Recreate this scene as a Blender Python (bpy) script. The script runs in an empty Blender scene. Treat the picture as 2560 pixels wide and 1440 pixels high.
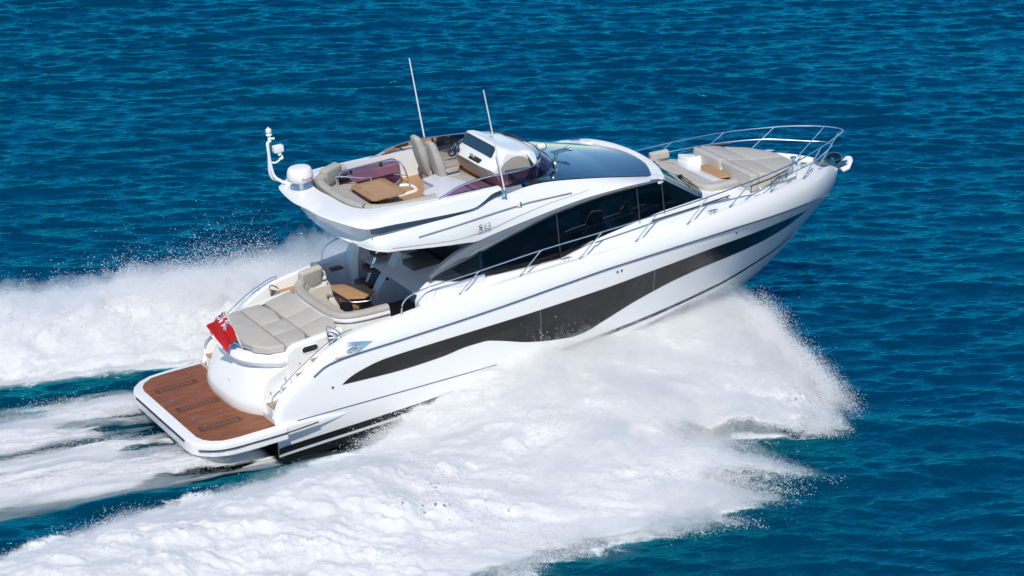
import bpy, bmesh, math, random
import numpy as np
from mathutils import Vector, Matrix

random.seed(7)
RNG = np.random.default_rng(11)
C = bpy.context.scene.collection
SC = bpy.context.scene
R = math.radians

# ------------------------------------------------------------------ camera
cam_d = bpy.data.cameras.new("camera")
cam = bpy.data.objects.new("camera", cam_d)
C.objects.link(cam)
right = Vector((0.881747, -0.471722, 0.0)).normalized()
view = Vector((0.445603, 0.832954, -0.328064)).normalized()
up = right.cross(view).normalized()
right = view.cross(up).normalized()
cam.matrix_world = Matrix(((right.x, up.x, -view.x, -21.15135),
                           (right.y, up.y, -view.y, -56.64064),
                           (right.z, up.z, -view.z, 24.26412),
                           (0, 0, 0, 1)))
cam_d.sensor_width = 36
cam_d.lens = 36 * 7000.03 / 2560
cam_d.clip_start = 0.5
cam_d.clip_end = 20000
SC.camera = cam

# ------------------------------------------------------------------ sky, sun, exposure
SUN_EL, SUN_DIR = 47, (-0.58, -0.81)        # towards the sun
world = bpy.data.worlds.new("World")
SC.world = world
world.use_nodes = True
nt = world.node_tree
bg = nt.nodes["Background"]
sky = nt.nodes.new("ShaderNodeTexSky")
sky.sky_type = 'NISHITA'
sky.sun_disc = False
sky.sun_elevation = R(SUN_EL)
sky.sun_rotation = math.atan2(SUN_DIR[0], SUN_DIR[1])
sky.air_density = 1.0
sky.dust_density = 0.0
sky.ozone_density = 5.0
hs = nt.nodes.new("ShaderNodeHueSaturation")
hs.inputs['Saturation'].default_value = 1.2
nt.links.new(sky.outputs[0], hs.inputs['Color'])
nt.links.new(hs.outputs[0], bg.inputs[0])
bg.inputs[1].default_value = 0.15
sl = bpy.data.lights.new("sun", 'SUN')
sl.energy = 4.8
sl.angle = R(0.5)
sl.color = (1.0, 0.925, 0.79)
sun = bpy.data.objects.new("sun", sl)
C.objects.link(sun)
sd = Vector(SUN_DIR).normalized()
sv = Vector((sd.x * math.cos(R(SUN_EL)), sd.y * math.cos(R(SUN_EL)), math.sin(R(SUN_EL))))
sun.rotation_euler = sv.to_track_quat('Z', 'Y').to_euler()
sun.location = sv * 60
SC.view_settings.view_transform = 'Standard'
SC.view_settings.look = 'None'
SC.view_settings.exposure = -0.27
SC.view_settings.gamma = 1.0
SC.cycles.caustics_reflective = False
SC.cycles.max_bounces = 12
SC.cycles.diffuse_bounces = 8
SC.cycles.transparent_max_bounces = 24

# ------------------------------------------------------------------ materials
def mat(name, col, rough=0.5, metal=0.0, coat=0.0, spec=0.5, bump=None, var=None):
    m = bpy.data.materials.new(name)
    m.use_nodes = True
    n = m.node_tree
    p = n.nodes["Principled BSDF"]
    p.inputs["Base Color"].default_value = (*col, 1)
    p.inputs["Roughness"].default_value = rough
    p.inputs["Metallic"].default_value = metal
    p.inputs["Coat Weight"].default_value = coat
    p.inputs["Coat Roughness"].default_value = 0.06
    p.inputs["Specular IOR Level"].default_value = spec
    tc = n.nodes.new("ShaderNodeTexCoord")
    if bump:
        sc, st, dist = bump
        t = n.nodes.new("ShaderNodeTexNoise")
        t.inputs["Scale"].default_value = sc
        t.inputs["Detail"].default_value = 4
        b = n.nodes.new("ShaderNodeBump")
        b.inputs["Strength"].default_value = st
        b.inputs["Distance"].default_value = dist
        n.links.new(tc.outputs["Object"], t.inputs["Vector"])
        n.links.new(t.outputs["Fac"], b.inputs["Height"])
        n.links.new(b.outputs["Normal"], p.inputs["Normal"])
    if var:
        sc, lo, hi = var
        t = n.nodes.new("ShaderNodeTexNoise")
        t.inputs["Scale"].default_value = sc
        t.inputs["Detail"].default_value = 5
        r = n.nodes.new("ShaderNodeMapRange")
        r.inputs["From Min"].default_value = 0.3
        r.inputs["From Max"].default_value = 0.7
        r.inputs["To Min"].default_value = lo
        r.inputs["To Max"].default_value = hi
        mx = n.nodes.new("ShaderNodeVectorMath")
        mx.operation = 'SCALE'
        mx.inputs[0].default_value = col
        n.links.new(tc.outputs["Object"], t.inputs["Vector"])
        n.links.new(t.outputs["Fac"], r.inputs["Value"])
        n.links.new(r.outputs["Result"], mx.inputs["Scale"])
        n.links.new(mx.outputs["Vector"], p.inputs["Base Color"])
    return m

def wood(name, a, b, scale, axis='X', plank=0.055, line=0.45):
    """planked teak: grain runs along x, dark caulking lines between planks"""
    m = bpy.data.materials.new(name)
    m.use_nodes = True
    n = m.node_tree
    p = n.nodes["Principled BSDF"]
    p.inputs["Roughness"].default_value = 0.45
    tc = n.nodes.new("ShaderNodeTexCoord")
    mp = n.nodes.new("ShaderNodeMapping")
    mp.inputs["Scale"].default_value = (1.2, 14, 3)
    t = n.nodes.new("ShaderNodeTexNoise")
    t.inputs["Scale"].default_value = scale
    t.inputs["Detail"].default_value = 6
    t.inputs["Distortion"].default_value = 0.4
    cr = n.nodes.new("ShaderNodeValToRGB")
    cr.color_ramp.elements[0].position = 0.3
    cr.color_ramp.elements[0].color = (*a, 1)
    cr.color_ramp.elements[1].position = 0.72
    cr.color_ramp.elements[1].color = (*b, 1)
    sx = n.nodes.new("ShaderNodeSeparateXYZ")
    mo = n.nodes.new("ShaderNodeMath")
    mo.operation = 'MODULO'
    ad = n.nodes.new("ShaderNodeMath")
    ad.operation = 'ADD'
    ad.inputs[1].default_value = 20.0
    mo.inputs[1].default_value = plank
    gt = n.nodes.new("ShaderNodeMath")
    gt.operation = 'GREATER_THAN'
    gt.inputs[1].default_value = plank * 0.14
    mr = n.nodes.new("ShaderNodeMapRange")
    mr.inputs["To Min"].default_value = line
    mr.inputs["To Max"].default_value = 1.0
    vm = n.nodes.new("ShaderNodeVectorMath")
    vm.operation = 'SCALE'
    L = n.links.new
    L(tc.outputs["Object"], mp.inputs["Vector"])
    L(mp.outputs["Vector"], t.inputs["Vector"])
    L(t.outputs["Fac"], cr.inputs["Fac"])
    L(tc.outputs["Object"], sx.inputs[0])
    L(sx.outputs['Y'], ad.inputs[0])
    L(ad.outputs[0], mo.inputs[0])
    L(mo.outputs[0], gt.inputs[0])
    L(gt.outputs[0], mr.inputs["Value"])
    L(cr.outputs["Color"], vm.inputs[0])
    L(mr.outputs["Result"], vm.inputs["Scale"])
    L(vm.outputs["Vector"], p.inputs["Base Color"])
    return m

def glass(name, tint, refl=1.0, rough=0.02):
    """tinted pane: tinted see-through plus a mirror coat"""
    m = bpy.data.materials.new(name)
    m.use_nodes = True
    n = m.node_tree
    n.nodes.remove(n.nodes["Principled BSDF"])
    out = n.nodes["Material Output"]
    tr = n.nodes.new("ShaderNodeBsdfTransparent")
    tr.inputs[0].default_value = (*tint, 1)
    gl = n.nodes.new("ShaderNodeBsdfGlossy")
    gl.inputs["Roughness"].default_value = rough
    gl.inputs["Color"].default_value = (refl, refl, refl, 1)
    fr = n.nodes.new("ShaderNodeFresnel")
    fr.inputs["IOR"].default_value = 1.5
    mx = n.nodes.new("ShaderNodeMixShader")
    L = n.links.new
    L(fr.outputs[0], mx.inputs[0])
    L(tr.outputs[0], mx.inputs[1])
    L(gl.outputs[0], mx.inputs[2])
    L(mx.outputs[0], out.inputs["Surface"])
    return m

M = dict(
    gel=mat("white gelcoat", (0.83, 0.83, 0.825), 0.22, coat=0.6),
    deck=mat("white nonskid deck", (0.80, 0.80, 0.79), 0.6, bump=(260, 0.15, 0.004)),
    cream=mat("cream moulding", (0.70, 0.66, 0.60), 0.45),
    steel=mat("polished steel", (0.86, 0.86, 0.85), 0.22, metal=1.0),
    bronze=mat("dark anodised rail", (0.10, 0.07, 0.055), 0.3, metal=0.7),
    rubber=mat("black rubber", (0.015, 0.015, 0.018), 0.5),
    rub=mat("grey steel rubbing strip", (0.22, 0.25, 0.32), 0.25, metal=0.8),
    black=mat("black antifouling", (0.012, 0.013, 0.016), 0.35, coat=0.3),
    blackgloss=mat("black hull glass", (0.006, 0.006, 0.007), 0.06, coat=0.6, spec=0.35),
    blade=mat("black hull graphic", (0.010, 0.008, 0.008), 0.3),
    roofglass=mat("dark roof glass", (0.008, 0.016, 0.03), 0.10, coat=1.0, spec=0.9),
    arch=mat("grey metallic arch", (0.23, 0.27, 0.32), 0.20, metal=0.8, coat=0.6),
    grey=mat("grey side recess", (0.20, 0.23, 0.27), 0.4),
    fabric=mat("taupe upholstery", (0.47, 0.445, 0.405), 0.75, bump=(420, 0.12, 0.003), var=(3, 0.94, 1.05)),
    fabric2=mat("grey taupe upholstery", (0.41, 0.385, 0.35), 0.75, bump=(420, 0.12, 0.003), var=(3, 0.94, 1.05)),
    darkfab=mat("dark grey upholstery", (0.20, 0.21, 0.22), 0.7),  # darker and greyer than the taupe cushions
    teakdark=wood("wet teak platform", (0.15, 0.040, 0.010), (0.36, 0.128, 0.038), 1.6, plank=0.085, line=.35),
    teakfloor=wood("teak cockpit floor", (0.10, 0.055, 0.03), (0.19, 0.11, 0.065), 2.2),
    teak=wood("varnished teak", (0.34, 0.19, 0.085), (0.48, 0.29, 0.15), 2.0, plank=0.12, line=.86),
    teakpale=wood("pale teak", (0.36, 0.24, 0.13), (0.50, 0.36, 0.21), 2.0),
    grate=mat("light teak grating", (0.22, 0.12, 0.055), 0.6),
    dark=mat("dark recess", (0.02, 0.02, 0.022), 0.6),
    interior=mat("dark interior lining", (0.035, 0.037, 0.04), 0.7),
    chrome=mat("brushed chrome", (0.90, 0.90, 0.89), 0.30, metal=1.0),
    inttan=mat("interior oak and leather", (0.26, 0.21, 0.15), 0.6),
    screen=mat("display glass", (0.006, 0.014, 0.024), 0.06, coat=1.0),
    navy=mat("navy steering wheel", (0.012, 0.015, 0.06), 0.35),
    lid=mat("pale grey worktop", (0.68, 0.69, 0.73), 0.35),
    white=mat("white painted fitting", (0.82, 0.82, 0.82), 0.35),
    radome=mat("radome white", (0.80, 0.79, 0.77), 0.45),
    red=mat("red ensign bunting", (0.62, 0.010, 0.016), 0.7),
    blue=mat("blue bunting", (0.012, 0.022, 0.20), 0.7),
    bunting=mat("white bunting", (0.80, 0.80, 0.82), 0.7),
    lettering=mat("dark chrome lettering", (0.05, 0.05, 0.055), 0.3, metal=0.6),
    lettergrey=mat("grey lettering", (0.33, 0.33, 0.35), 0.3),
    radarred=mat("dark red lettering", (0.28, 0.03, 0.03), 0.5),
    light=mat("blue deck light lens", (0.10, 0.14, 0.75), 0.2),
    green=mat("green navigation lens", (0.0, 0.16, 0.10), 0.2),
    skin=mat("skin", (0.50, 0.30, 0.21), 0.6),
    shirt=mat("white shirt", (0.80, 0.80, 0.82), 0.8),
    trousers=mat("navy trousers", (0.03, 0.04, 0.08), 0.8),
    hair=mat("brown hair", (0.05, 0.03, 0.02), 0.7),
    sideglass=glass("dark side glass", (0.32, 0.33, 0.34), 0.75),
    purple=glass("purple acrylic", (0.33, 0.16, 0.27), 0.8),
    clear=glass("clear acrylic", (0.85, 0.88, 0.9), 0.9),
)

# ------------------------------------------------------------------ helpers
def curve(pts):
    """smooth monotone interpolation through (x, value) points"""
    xs = np.array([p[0] for p in pts], float)
    ys = np.array([p[1] for p in pts], float)
    h = np.diff(xs)
    d = np.diff(ys) / h
    m = np.zeros_like(xs)
    m[0], m[-1] = d[0], d[-1]
    for i in range(1, len(xs) - 1):
        if d[i - 1] * d[i] > 0:
            w1, w2 = 2 * h[i] + h[i - 1], h[i] + 2 * h[i - 1]
            m[i] = (w1 + w2) / (w1 / d[i - 1] + w2 / d[i])

    def f(x):
        x = min(max(x, xs[0]), xs[-1])
        i = min(max(int(np.searchsorted(xs, x)) - 1, 0), len(h) - 1)
        t = (x - xs[i]) / h[i]
        return float(ys[i] * (1 + 2 * t) * (1 - t) ** 2 + m[i] * h[i] * t * (1 - t) ** 2
                     + ys[i + 1] * t * t * (3 - 2 * t) + m[i + 1] * h[i] * t * t * (t - 1))
    return f

def smooth_path(pts, n=8, closed=False):
    """Catmull-Rom through 3-D points"""
    P = [Vector(p) for p in pts]
    out = []
    m = len(P)
    rng = range(m) if closed else range(m - 1)
    for i in rng:
        if closed:
            a, b, c, d = P[(i - 1) % m], P[i], P[(i + 1) % m], P[(i + 2) % m]
        else:
            b, c = P[i], P[i + 1]
            a = P[i - 1] if i > 0 else b * 2 - c
            d = P[i + 2] if i + 2 < m else c * 2 - b
        for k in range(n):
            t = k / n
            out.append(0.5 * ((2 * b) + (c - a) * t + (2 * a - 5 * b + 4 * c - d) * t * t + (3 * b - a - 3 * c + d) * t ** 3))
    if not closed:
        out.append(P[-1])
    return out

def obj(name, bm, m, parent=None, angle=35, label=None):
    me = bpy.data.meshes.new(name)
    bmesh.ops.remove_doubles(bm, verts=bm.verts, dist=1e-5)
    bmesh.ops.recalc_face_normals(bm, faces=bm.faces)
    bm.to_mesh(me)
    bm.free()
    for f in me.polygons:
        f.use_smooth = True
    me.set_sharp_from_angle(angle=R(angle))
    for mm in (m if isinstance(m, (list, tuple)) else [m]):
        me.materials.append(M[mm] if isinstance(mm, str) else mm)
    o = bpy.data.objects.new(name, me)
    C.objects.link(o)
    if parent:
        o.parent = parent
    if label:
        o["label"] = label
    return o

def grid(bm, rows, close_u=False, close_v=False):
    V = [[bm.verts.new(p) for p in r] for r in rows]
    nu, nv = len(V), len(V[0])
    for i in range(nu if close_u else nu - 1):
        for j in range(nv if close_v else nv - 1):
            q = [V[i][j], V[(i + 1) % nu][j], V[(i + 1) % nu][(j + 1) % nv], V[i][(j + 1) % nv]]
            try:
                bm.faces.new(q)
            except ValueError:
                pass
    return V

def tube(bm, pts, r, n=8, closed=False, cap=True):
    P = [Vector(p) for p in pts]
    rows = []
    ref = Vector((0, 0, 1))
    for i, p in enumerate(P):
        if closed:
            t = P[(i + 1) % len(P)] - P[i - 1]
        else:
            t = P[min(i + 1, len(P) - 1)] - P[max(i - 1, 0)]
        t.normalize()
        rf = ref if abs(t.dot(ref)) < 0.95 else Vector((1, 0, 0))
        a = t.cross(rf).normalized()
        b = a.cross(t)
        rr = r[i] if isinstance(r, (list, tuple)) else r
        rows.append([p + rr * (math.cos(2 * math.pi * k / n) * a + math.sin(2 * math.pi * k / n) * b) for k in range(n)])
    V = grid(bm, rows, close_u=closed, close_v=True)
    if cap and not closed:
        bm.faces.new(V[0])
        bm.faces.new(V[-1][::-1])

def box(bm, c, s, bev=0.0, rot=None, seg=2):
    x, y, z = s[0] / 2, s[1] / 2, s[2] / 2
    vs = [Vector((a * x, b * y, d * z)) for a in (-1, 1) for b in (-1, 1) for d in (-1, 1)]
    if rot:
        vs = [rot @ v for v in vs]
    V = [bm.verts.new(v + Vector(c)) for v in vs]
    F = [(0, 1, 3, 2), (4, 6, 7, 5), (0, 4, 5, 1), (2, 3, 7, 6), (0, 2, 6, 4), (1, 5, 7, 3)]
    fs = [bm.faces.new([V[i] for i in f]) for f in F]
    if bev:
        es = list({e for f in fs for e in f.edges})
        bmesh.ops.bevel(bm, geom=es, offset=bev, segments=seg, affect='EDGES', profile=0.6)

def prism(bm, poly, z0, z1, bev=0.0, seg=3, bottom=True, zf=None):
    """poly of (x, y); z1 may be a function of (x, y)"""
    f1 = z1 if callable(z1) else (lambda x, y: z1)
    f0 = z0 if callable(z0) else (lambda x, y: z0)
    A = [bm.verts.new((x, y, f0(x, y))) for x, y in poly]
    B = [bm.verts.new((x, y, f1(x, y))) for x, y in poly]
    n = len(poly)
    top = bm.faces.new(B)
    fs = [top]
    if bottom:
        bm.faces.new(A[::-1])
    for i in range(n):
        fs.append(bm.faces.new([A[i], A[(i + 1) % n], B[(i + 1) % n], B[i]]))
    bmesh.ops.recalc_face_normals(bm, faces=bm.faces)
    if bev:
        es = list(set(top.edges) | {e for v in top.verts for e in v.link_edges})
        bmesh.ops.bevel(bm, geom=es, offset=bev, segments=seg, affect='EDGES', profile=0.5)

def rrect(w, h, r, n=4, ox=0, oy=0):
    out = []
    for cx, cy, a0 in ((w / 2 - r, h / 2 - r, 0), (-w / 2 + r, h / 2 - r, 90), (-w / 2 + r, -h / 2 + r, 180), (w / 2 - r, -h / 2 + r, 270)):
        for k in range(n + 1):
            a = R(a0 + 90 * k / n)
            out.append((cx + r * math.cos(a) + ox, cy + r * math.sin(a) + oy))
    return out

def sweep(bm, pts, sec, cap=True, lean=0.0):
    """section (side, up) carried along a path; side is to the right of the path"""
    P = [Vector(p) for p in pts]
    rows = []
    for i, p in enumerate(P):
        t = P[min(i + 1, len(P) - 1)] - P[max(i - 1, 0)]
        t.z = 0
        t.normalize()
        s = Vector((t.y, -t.x, 0))
        rows.append([p + s * (u + lean * v) + Vector((0, 0, v)) for u, v in sec])
    V = grid(bm, rows, close_v=True)
    if cap:
        bm.faces.new(V[0])
        bm.faces.new(V[-1][::-1])

def lathe(bm, prof, c=(0, 0, 0), n=24):
    rows = []
    for r, z in prof:
        rows.append([Vector((c[0] + r * math.cos(2 * math.pi * k / n), c[1] + r * math.sin(2 * math.pi * k / n), c[2] + z)) for k in range(n)])
    V = grid(bm, rows, close_v=True)
    for row in (V[0], V[-1]):
        try:
            bm.faces.new(row)
        except ValueError:
            pass

def ball(bm, c, r, sc=(1, 1, 1), u=16, v=10):
    bmesh.ops.create_uvsphere(bm, u_segments=u, v_segments=v, radius=r,
                              matrix=Matrix.Translation(c) @ Matrix.Diagonal((*sc, 1)))

def B():
    return bmesh.new()

def empty(name, label, cat, loc=(0, 0, 0), rot=(0, 0, 0)):
    o = bpy.data.objects.new(name, None)
    C.objects.link(o)
    o.location = loc
    o.rotation_euler = rot
    o.empty_display_size = 0.3
    o["label"] = label
    o["category"] = cat
    return o

def lin(a, b, n):
    return [a + (b - a) * i / (n - 1) for i in range(n)]

# ================================================================== THE YACHT (boat frame: x ahead, y port, z up)
PITCH, LIFT = R(5.67), -0.10
Y = empty("motor_yacht", "white flybridge motor yacht with black hull windows speeding over blue sea", "yacht",
          (0, 0, LIFT), (0, -PITCH, 0))

# ------------------------------------------------------------------ hull lines
z_deck = curve([(1.93, .56), (2.02, .86), (2.14, 1.01), (3.0, 1.57), (3.58, 1.92), (4.04, 2.08), (5.3, 2.22), (6.2, 2.29), (8.4, 2.36), (11, 2.4), (13, 2.45), (14.4, 2.52), (15.7, 2.5), (17, 2.42), (17.8, 2.33), (18.3, 2.22), (18.6, 2.08), (18.86, 1.88)])
y_deck = curve([(1.93, 2.2), (4, 2.22), (6, 2.26), (9, 2.29), (11.6, 2.27), (13, 2.2), (14.4, 2.05), (15.7, 1.80), (17, 1.33), (17.8, .92), (18.3, .58), (18.6, .36), (18.78, .18), (18.86, 0)])
z_rub = curve([(1.93, .42), (2.02, .7), (2.14, .86), (3.0, 1.42), (3.3, 1.58), (3.84, 1.66), (5.16, 1.71), (7.65, 1.82), (9.5, 1.94), (10.98, 2.02), (13.1, 2.05), (14.4, 2.03), (15.3, 1.98), (16.9, 1.82), (17.64, 1.68), (18.2, 1.50), (18.52, 1.33)])
y_rub = curve([(1.93, 2.30), (4, 2.38), (8, 2.42), (11, 2.4), (13, 2.32), (14.4, 2.17), (15.7, 1.9), (17, 1.4), (17.6, 1.05), (18.1, .65), (18.38, .33), (18.52, 0)])
z_boot = curve([(1.93, -.13), (5.5, -.03), (8.4, .22), (11.7, .33), (13, .35), (14.4, .35), (15.6, .42), (16.4, .48), (17.0, .56), (17.6, .64)])
z_chine = curve([(1.93, -.58), (5.5, -.48), (8.4, -.20), (11.7, .08), (13, .18), (14.4, .25), (15.6, .33), (16.4, .39), (17.0, .47), (17.6, .55)])
y_chine = curve([(1.93, 2.15), (8, 2.2), (10, 2.12), (12, 1.88), (14, 1.4), (15.5, .92), (16.7, .45), (17.3, .16), (17.6, 0)])
z_keel = curve([(1.93, -1.0), (8, -1.05), (12, -1.02), (14, -.93), (15.2, -.74), (16.2, -.36), (17.0, .12), (17.4, .42)])
XA = 1.93

def hull_pt(t, s):
    """point of the starboard half hull; t 0..1 aft to stem, s 0..1 bottom, 1..2 topside, 2..3 upper band"""
    def at(xe, fy, fz):
        x = XA + (xe - XA) * t
        return Vector((x, fy(x), fz(x)))
    K, Cn, Rb, D = at(17.4, lambda x: 0.0, z_keel), at(17.6, y_chine, z_chine), at(18.52, y_rub, z_rub), at(18.86, y_deck, z_deck)
    if s <= 1:
        p = K.lerp(Cn, s)
        p.z -= 0.10 * math.sin(math.pi * s) * (1 - t * .5)
    elif s <= 2:
        u = s - 1
        p = Cn.lerp(Rb, u)
        p.y += (0.05 * (1 - t) - 0.14 * max(0, t - .55)) * math.sin(math.pi * u) * min(1, 6 * (1 - t))
    else:
        u = s - 2
        ctl = Rb.lerp(D, 0.62)
        ctl.y = Rb.y + (D.y - Rb.y) * 0.12
        ctl.x = Rb.x + (D.x - Rb.x) * 0.85
        p = Rb.lerp(ctl, u).lerp(ctl.lerp(D, u), u)
    return Vector((p.x, -max(p.y, 0), p.z))

def hull_at(x, z, s0=1.0, s1=2.0, off=0.004):
    """starboard hull point at a given x and height, pushed off the plating"""
    lo, hi = s0, s1
    for _ in range(16):
        s = (lo + hi) / 2
        p = hull_pt(min((x - XA) / (hull_pt(1, s).x - XA), 1.0), s)
        if p.z < z:
            lo = s
        else:
            hi = s
    return Vector((p.x, p.y - off, p.z))

def mir(v, s):
    return Vector((v[0], v[1] * (1 if s < 0 else -1), v[2]))

TS = [1 - (1 - i / 110) ** 1.35 for i in range(111)]
SS = [0, .25, .5, .75, 1, 1.12, 1.25, 1.37, 1.5, 1.62, 1.75, 1.87, 2, 2.1, 2.25, 2.4, 2.55, 2.7, 2.85, 3]
bm = B()
for s in (-1, 1):
    rows = []
    for t in TS:
        r = [mir(hull_pt(t, u), s) for u in SS]
        d = r[-1]
        k = min(1.0, abs(d.y) / 0.35)
        top_in = Vector((d.x - .03 * (1 - k), d.y * (1 - (.12 * k) / max(abs(d.y), .12)), d.z + .012))
        drop = Vector((top_in.x, top_in.y * (1 - .03 * k), d.z - .13 * k))
        rows.append(r + [top_in, drop])
    grid(bm, rows)
    # transom
    ends = [mir(hull_pt(0, u), s) for u in SS]
    cs = [bm.verts.new(p) for p in ends]
    ce = [bm.verts.new((XA, 0, p.z)) for p in ends]
    for i in range(len(cs) - 1):
        bm.faces.new([cs[i], cs[i + 1], ce[i + 1], ce[i]])
hull = obj("hull", bm, "gel", Y, 24)

def strip(name, zlo, zhi, x0, x1, m, parent, n=90, nv=5, off=0.005, s0=1.0, s1=2.0, side=(-1, 1), label=None, angle=35):
    for s in side:
        b = B()
        rows = []
        for x in lin(x0, x1, n):
            a, c = zlo(x), zhi(x)
            rows.append([mir(hull_at(x, a + (c - a) * k / (nv - 1), s0, s1, off), s) for k in range(nv)])
        grid(b, rows)
        o = obj(name, b, m, parent, angle)
        if label:
            o["label"] = label

# hull window: upper and lower outlines
wt = curve([(3.63, 1.02), (3.8, 1.13), (4.11, 1.24), (4.74, 1.36), (6.18, 1.41), (7.64, 1.44), (8.52, 1.46), (10.48, 1.52), (12.09, 1.60), (13.79, 1.65), (15.39, 1.60), (16.4, 1.55), (17.25, 1.46)])
wb = curve([(3.63, 1.01), (5.12, .96), (6.16, 1.00), (6.9, 1.08), (7.3, 1.08), (7.63, 1.0), (8.4, .74), (9.21, .56), (9.76, .49), (10.1, .52), (10.45, .62), (11.64, .93), (12.87, 1.12), (13.64, 1.16), (15.55, 1.14), (16.5, 1.22), (17.25, 1.45)])
strip("hull_window", wb, wt, 3.63, 17.25, "blackgloss", hull, n=150, nv=8, off=0.006)
# matt blade over the after part of the window
bt = curve([(3.66, 1.03), (4.11, 1.235), (4.74, 1.35), (6.18, 1.40), (7.64, 1.43), (8.45, 1.44)])
bb = curve([(3.66, 1.02), (4.6, 1.10), (5.6, 1.13), (6.9, 1.17), (7.8, 1.20), (8.2, 1.26), (8.45, 1.43)])
strip("window_blade", bb, bt, 3.66, 8.45, "blade", hull, n=60, nv=4, off=0.010)
for xj, za, zb in ((8.81, .70, 1.46), (12.02, 1.0, 1.585)):
    for s in (-1, 1):
        b = B()
        tube(b, [mir(hull_at(xj, z, off=.008), s) for z in lin(za, zb, 6)], .006, 6)
        obj("window_joint", b, "grey", hull)
# rubbing strake and other drawn lines
for s in (-1, 1):
    b = B()
    pts = []
    for t in lin(.062, 1.0, 120):
        p = hull_pt(t, 2.0)
        pts.append(mir(Vector((p.x, p.y - .008, p.z)), s))
    tube(b, pts, .022, 6)
    obj("rub_rail", b, "rub", hull)
boot_w = lambda x: float(np.interp(x, [1.93, 5.5, 8.4, 11, 17.5], [.17, .16, .12, .095, .07]))
strip("boot_stripe", lambda x: z_boot(x) - boot_w(x), lambda x: z_boot(x), 1.93, 17.2, "black", hull, n=110, nv=3, off=.006)
# antifouling on the topsides below the white gap, running out where the bottom takes over
strip("antifouling", lambda x: z_chine(x), lambda x: max(z_boot(x) - boot_w(x) - .075, z_chine(x) + .002), 1.93, 7.9, "black", hull, n=60, nv=4, off=.006)
# antifouling and the white gap above it
def bottom_at(t, s, off):
    p = hull_pt(t, s)
    return Vector((p.x, p.y - off, p.z - off))
for s in (-1, 1):
    b = B()
    rows = []
    for i in range(81):
        t = .001 + .80 * i / 80
        x = XA + (17.5 - XA) * t
        # lower the paint line to the level waterline forward
        zl = np.interp(x, [2, 6, 8, 9, 12.5, 14.1, 15.3], [-.1, -.1, -.15, -.30, -.42, -.5, -.62])
        lo, hi = 0.0, 1.0
        for _ in range(20):
            m_ = (lo + hi) / 2
            if hull_pt(t, m_).z < zl:
                lo = m_
            else:
                hi = m_
        rows.append([mir(bottom_at(t, lo * k / 4, .006), s) for k in range(5)])
    grid(b, rows)
    obj("antifouling_bottom", b, "black", hull)
b = B()                                              # painted lower transom
box(b, (1.915, 0, -.42), (.014, 4.50, .98))
obj("antifouling_transom", b, "black", hull)
# moulded crease low on the quarter, with the tapering strake that carries on from the bathing platform
crease = lambda x: .44 - .012 * (x - 2.4)
for s in (-1, 1):
    b = B()
    tube(b, [mir(hull_at(x, crease(x), off=.003), s) for x in lin(2.45, 7.6, 40)], .011, 6)
    obj("hull_crease", b, "rub", hull)
for s in (-1, 1):
    b = B()
    rows = []
    for i, x in enumerate(lin(1.95, 3.75, 18)):
        k = 1 - (i / 17) ** 1.6
        c = hull_at(x, .27, off=0)
        rows.append([mir(c + Vector((0, .03, .16 * k)), s), mir(c + Vector((0, -.10 * k, .15 * k)), s), mir(c + Vector((0, -.12 * k, .02)), s), mir(c + Vector((0, -.09 * k, -.12 * k)), s), mir(c + Vector((0, .03, -.14 * k)), s)])
    grid(b, rows)
    obj("quarter_strake", b, "gel", hull)
for x, z in ((10.95, 1.86), (11.07, 1.865), (14.48, 1.86), (3.39, 1.01)):
    for s in (-1, 1):
        b = B()
        p = hull_at(x, z, off=0)
        tube(b, [mir(p + Vector((0, .01, 0)), s), mir(p + Vector((0, -.012, 0)), s)], .028, 10)
        obj("drain_outlet", b, "dark", hull)

# ------------------------------------------------------------------ deck
bm = B()
rows = []
for x in lin(6.2, 18.55, 70):
    yy = max(y_deck(x) - .13, .02)
    z = z_deck(x) - .115
    rows.append([Vector((x, -yy, z)), Vector((x, -yy * .5, z + .01)), Vector((x, 0, z + .015)), Vector((x, yy * .5, z + .01)), Vector((x, yy, z))])
grid(bm, rows)
deck = obj("deck", bm, "deck", Y)
for s in (-1, 1):                       # teak strip of the side deck's after step
    for x, y in ((9.72, 2.2), (13.86, 2.07), (17.45, .98)):
        b = B()
        z = z_deck(x) + .01
        a = Vector((1, 0, 0)) if x < 17 else Vector((.85, -.5, 0))
        c = Vector((x, y, z))
        tube(b, [c - a * .15 + Vector((0, 0, .075)), c - a * .06 + Vector((0, 0, .088)), c + a * .06 + Vector((0, 0, .088)), c + a * .15 + Vector((0, 0, .075))], [.010, .022, .022, .010], 8)
        for k in (-.05, .05):
            tube(b, [c + a * k, c + a * k + Vector((0, 0, .08))], .017, 8)
        for v in b.verts:
            v.co.y *= (1 if s > 0 else -1)
        obj("mooring_cleat", b, "steel", deck)

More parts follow.
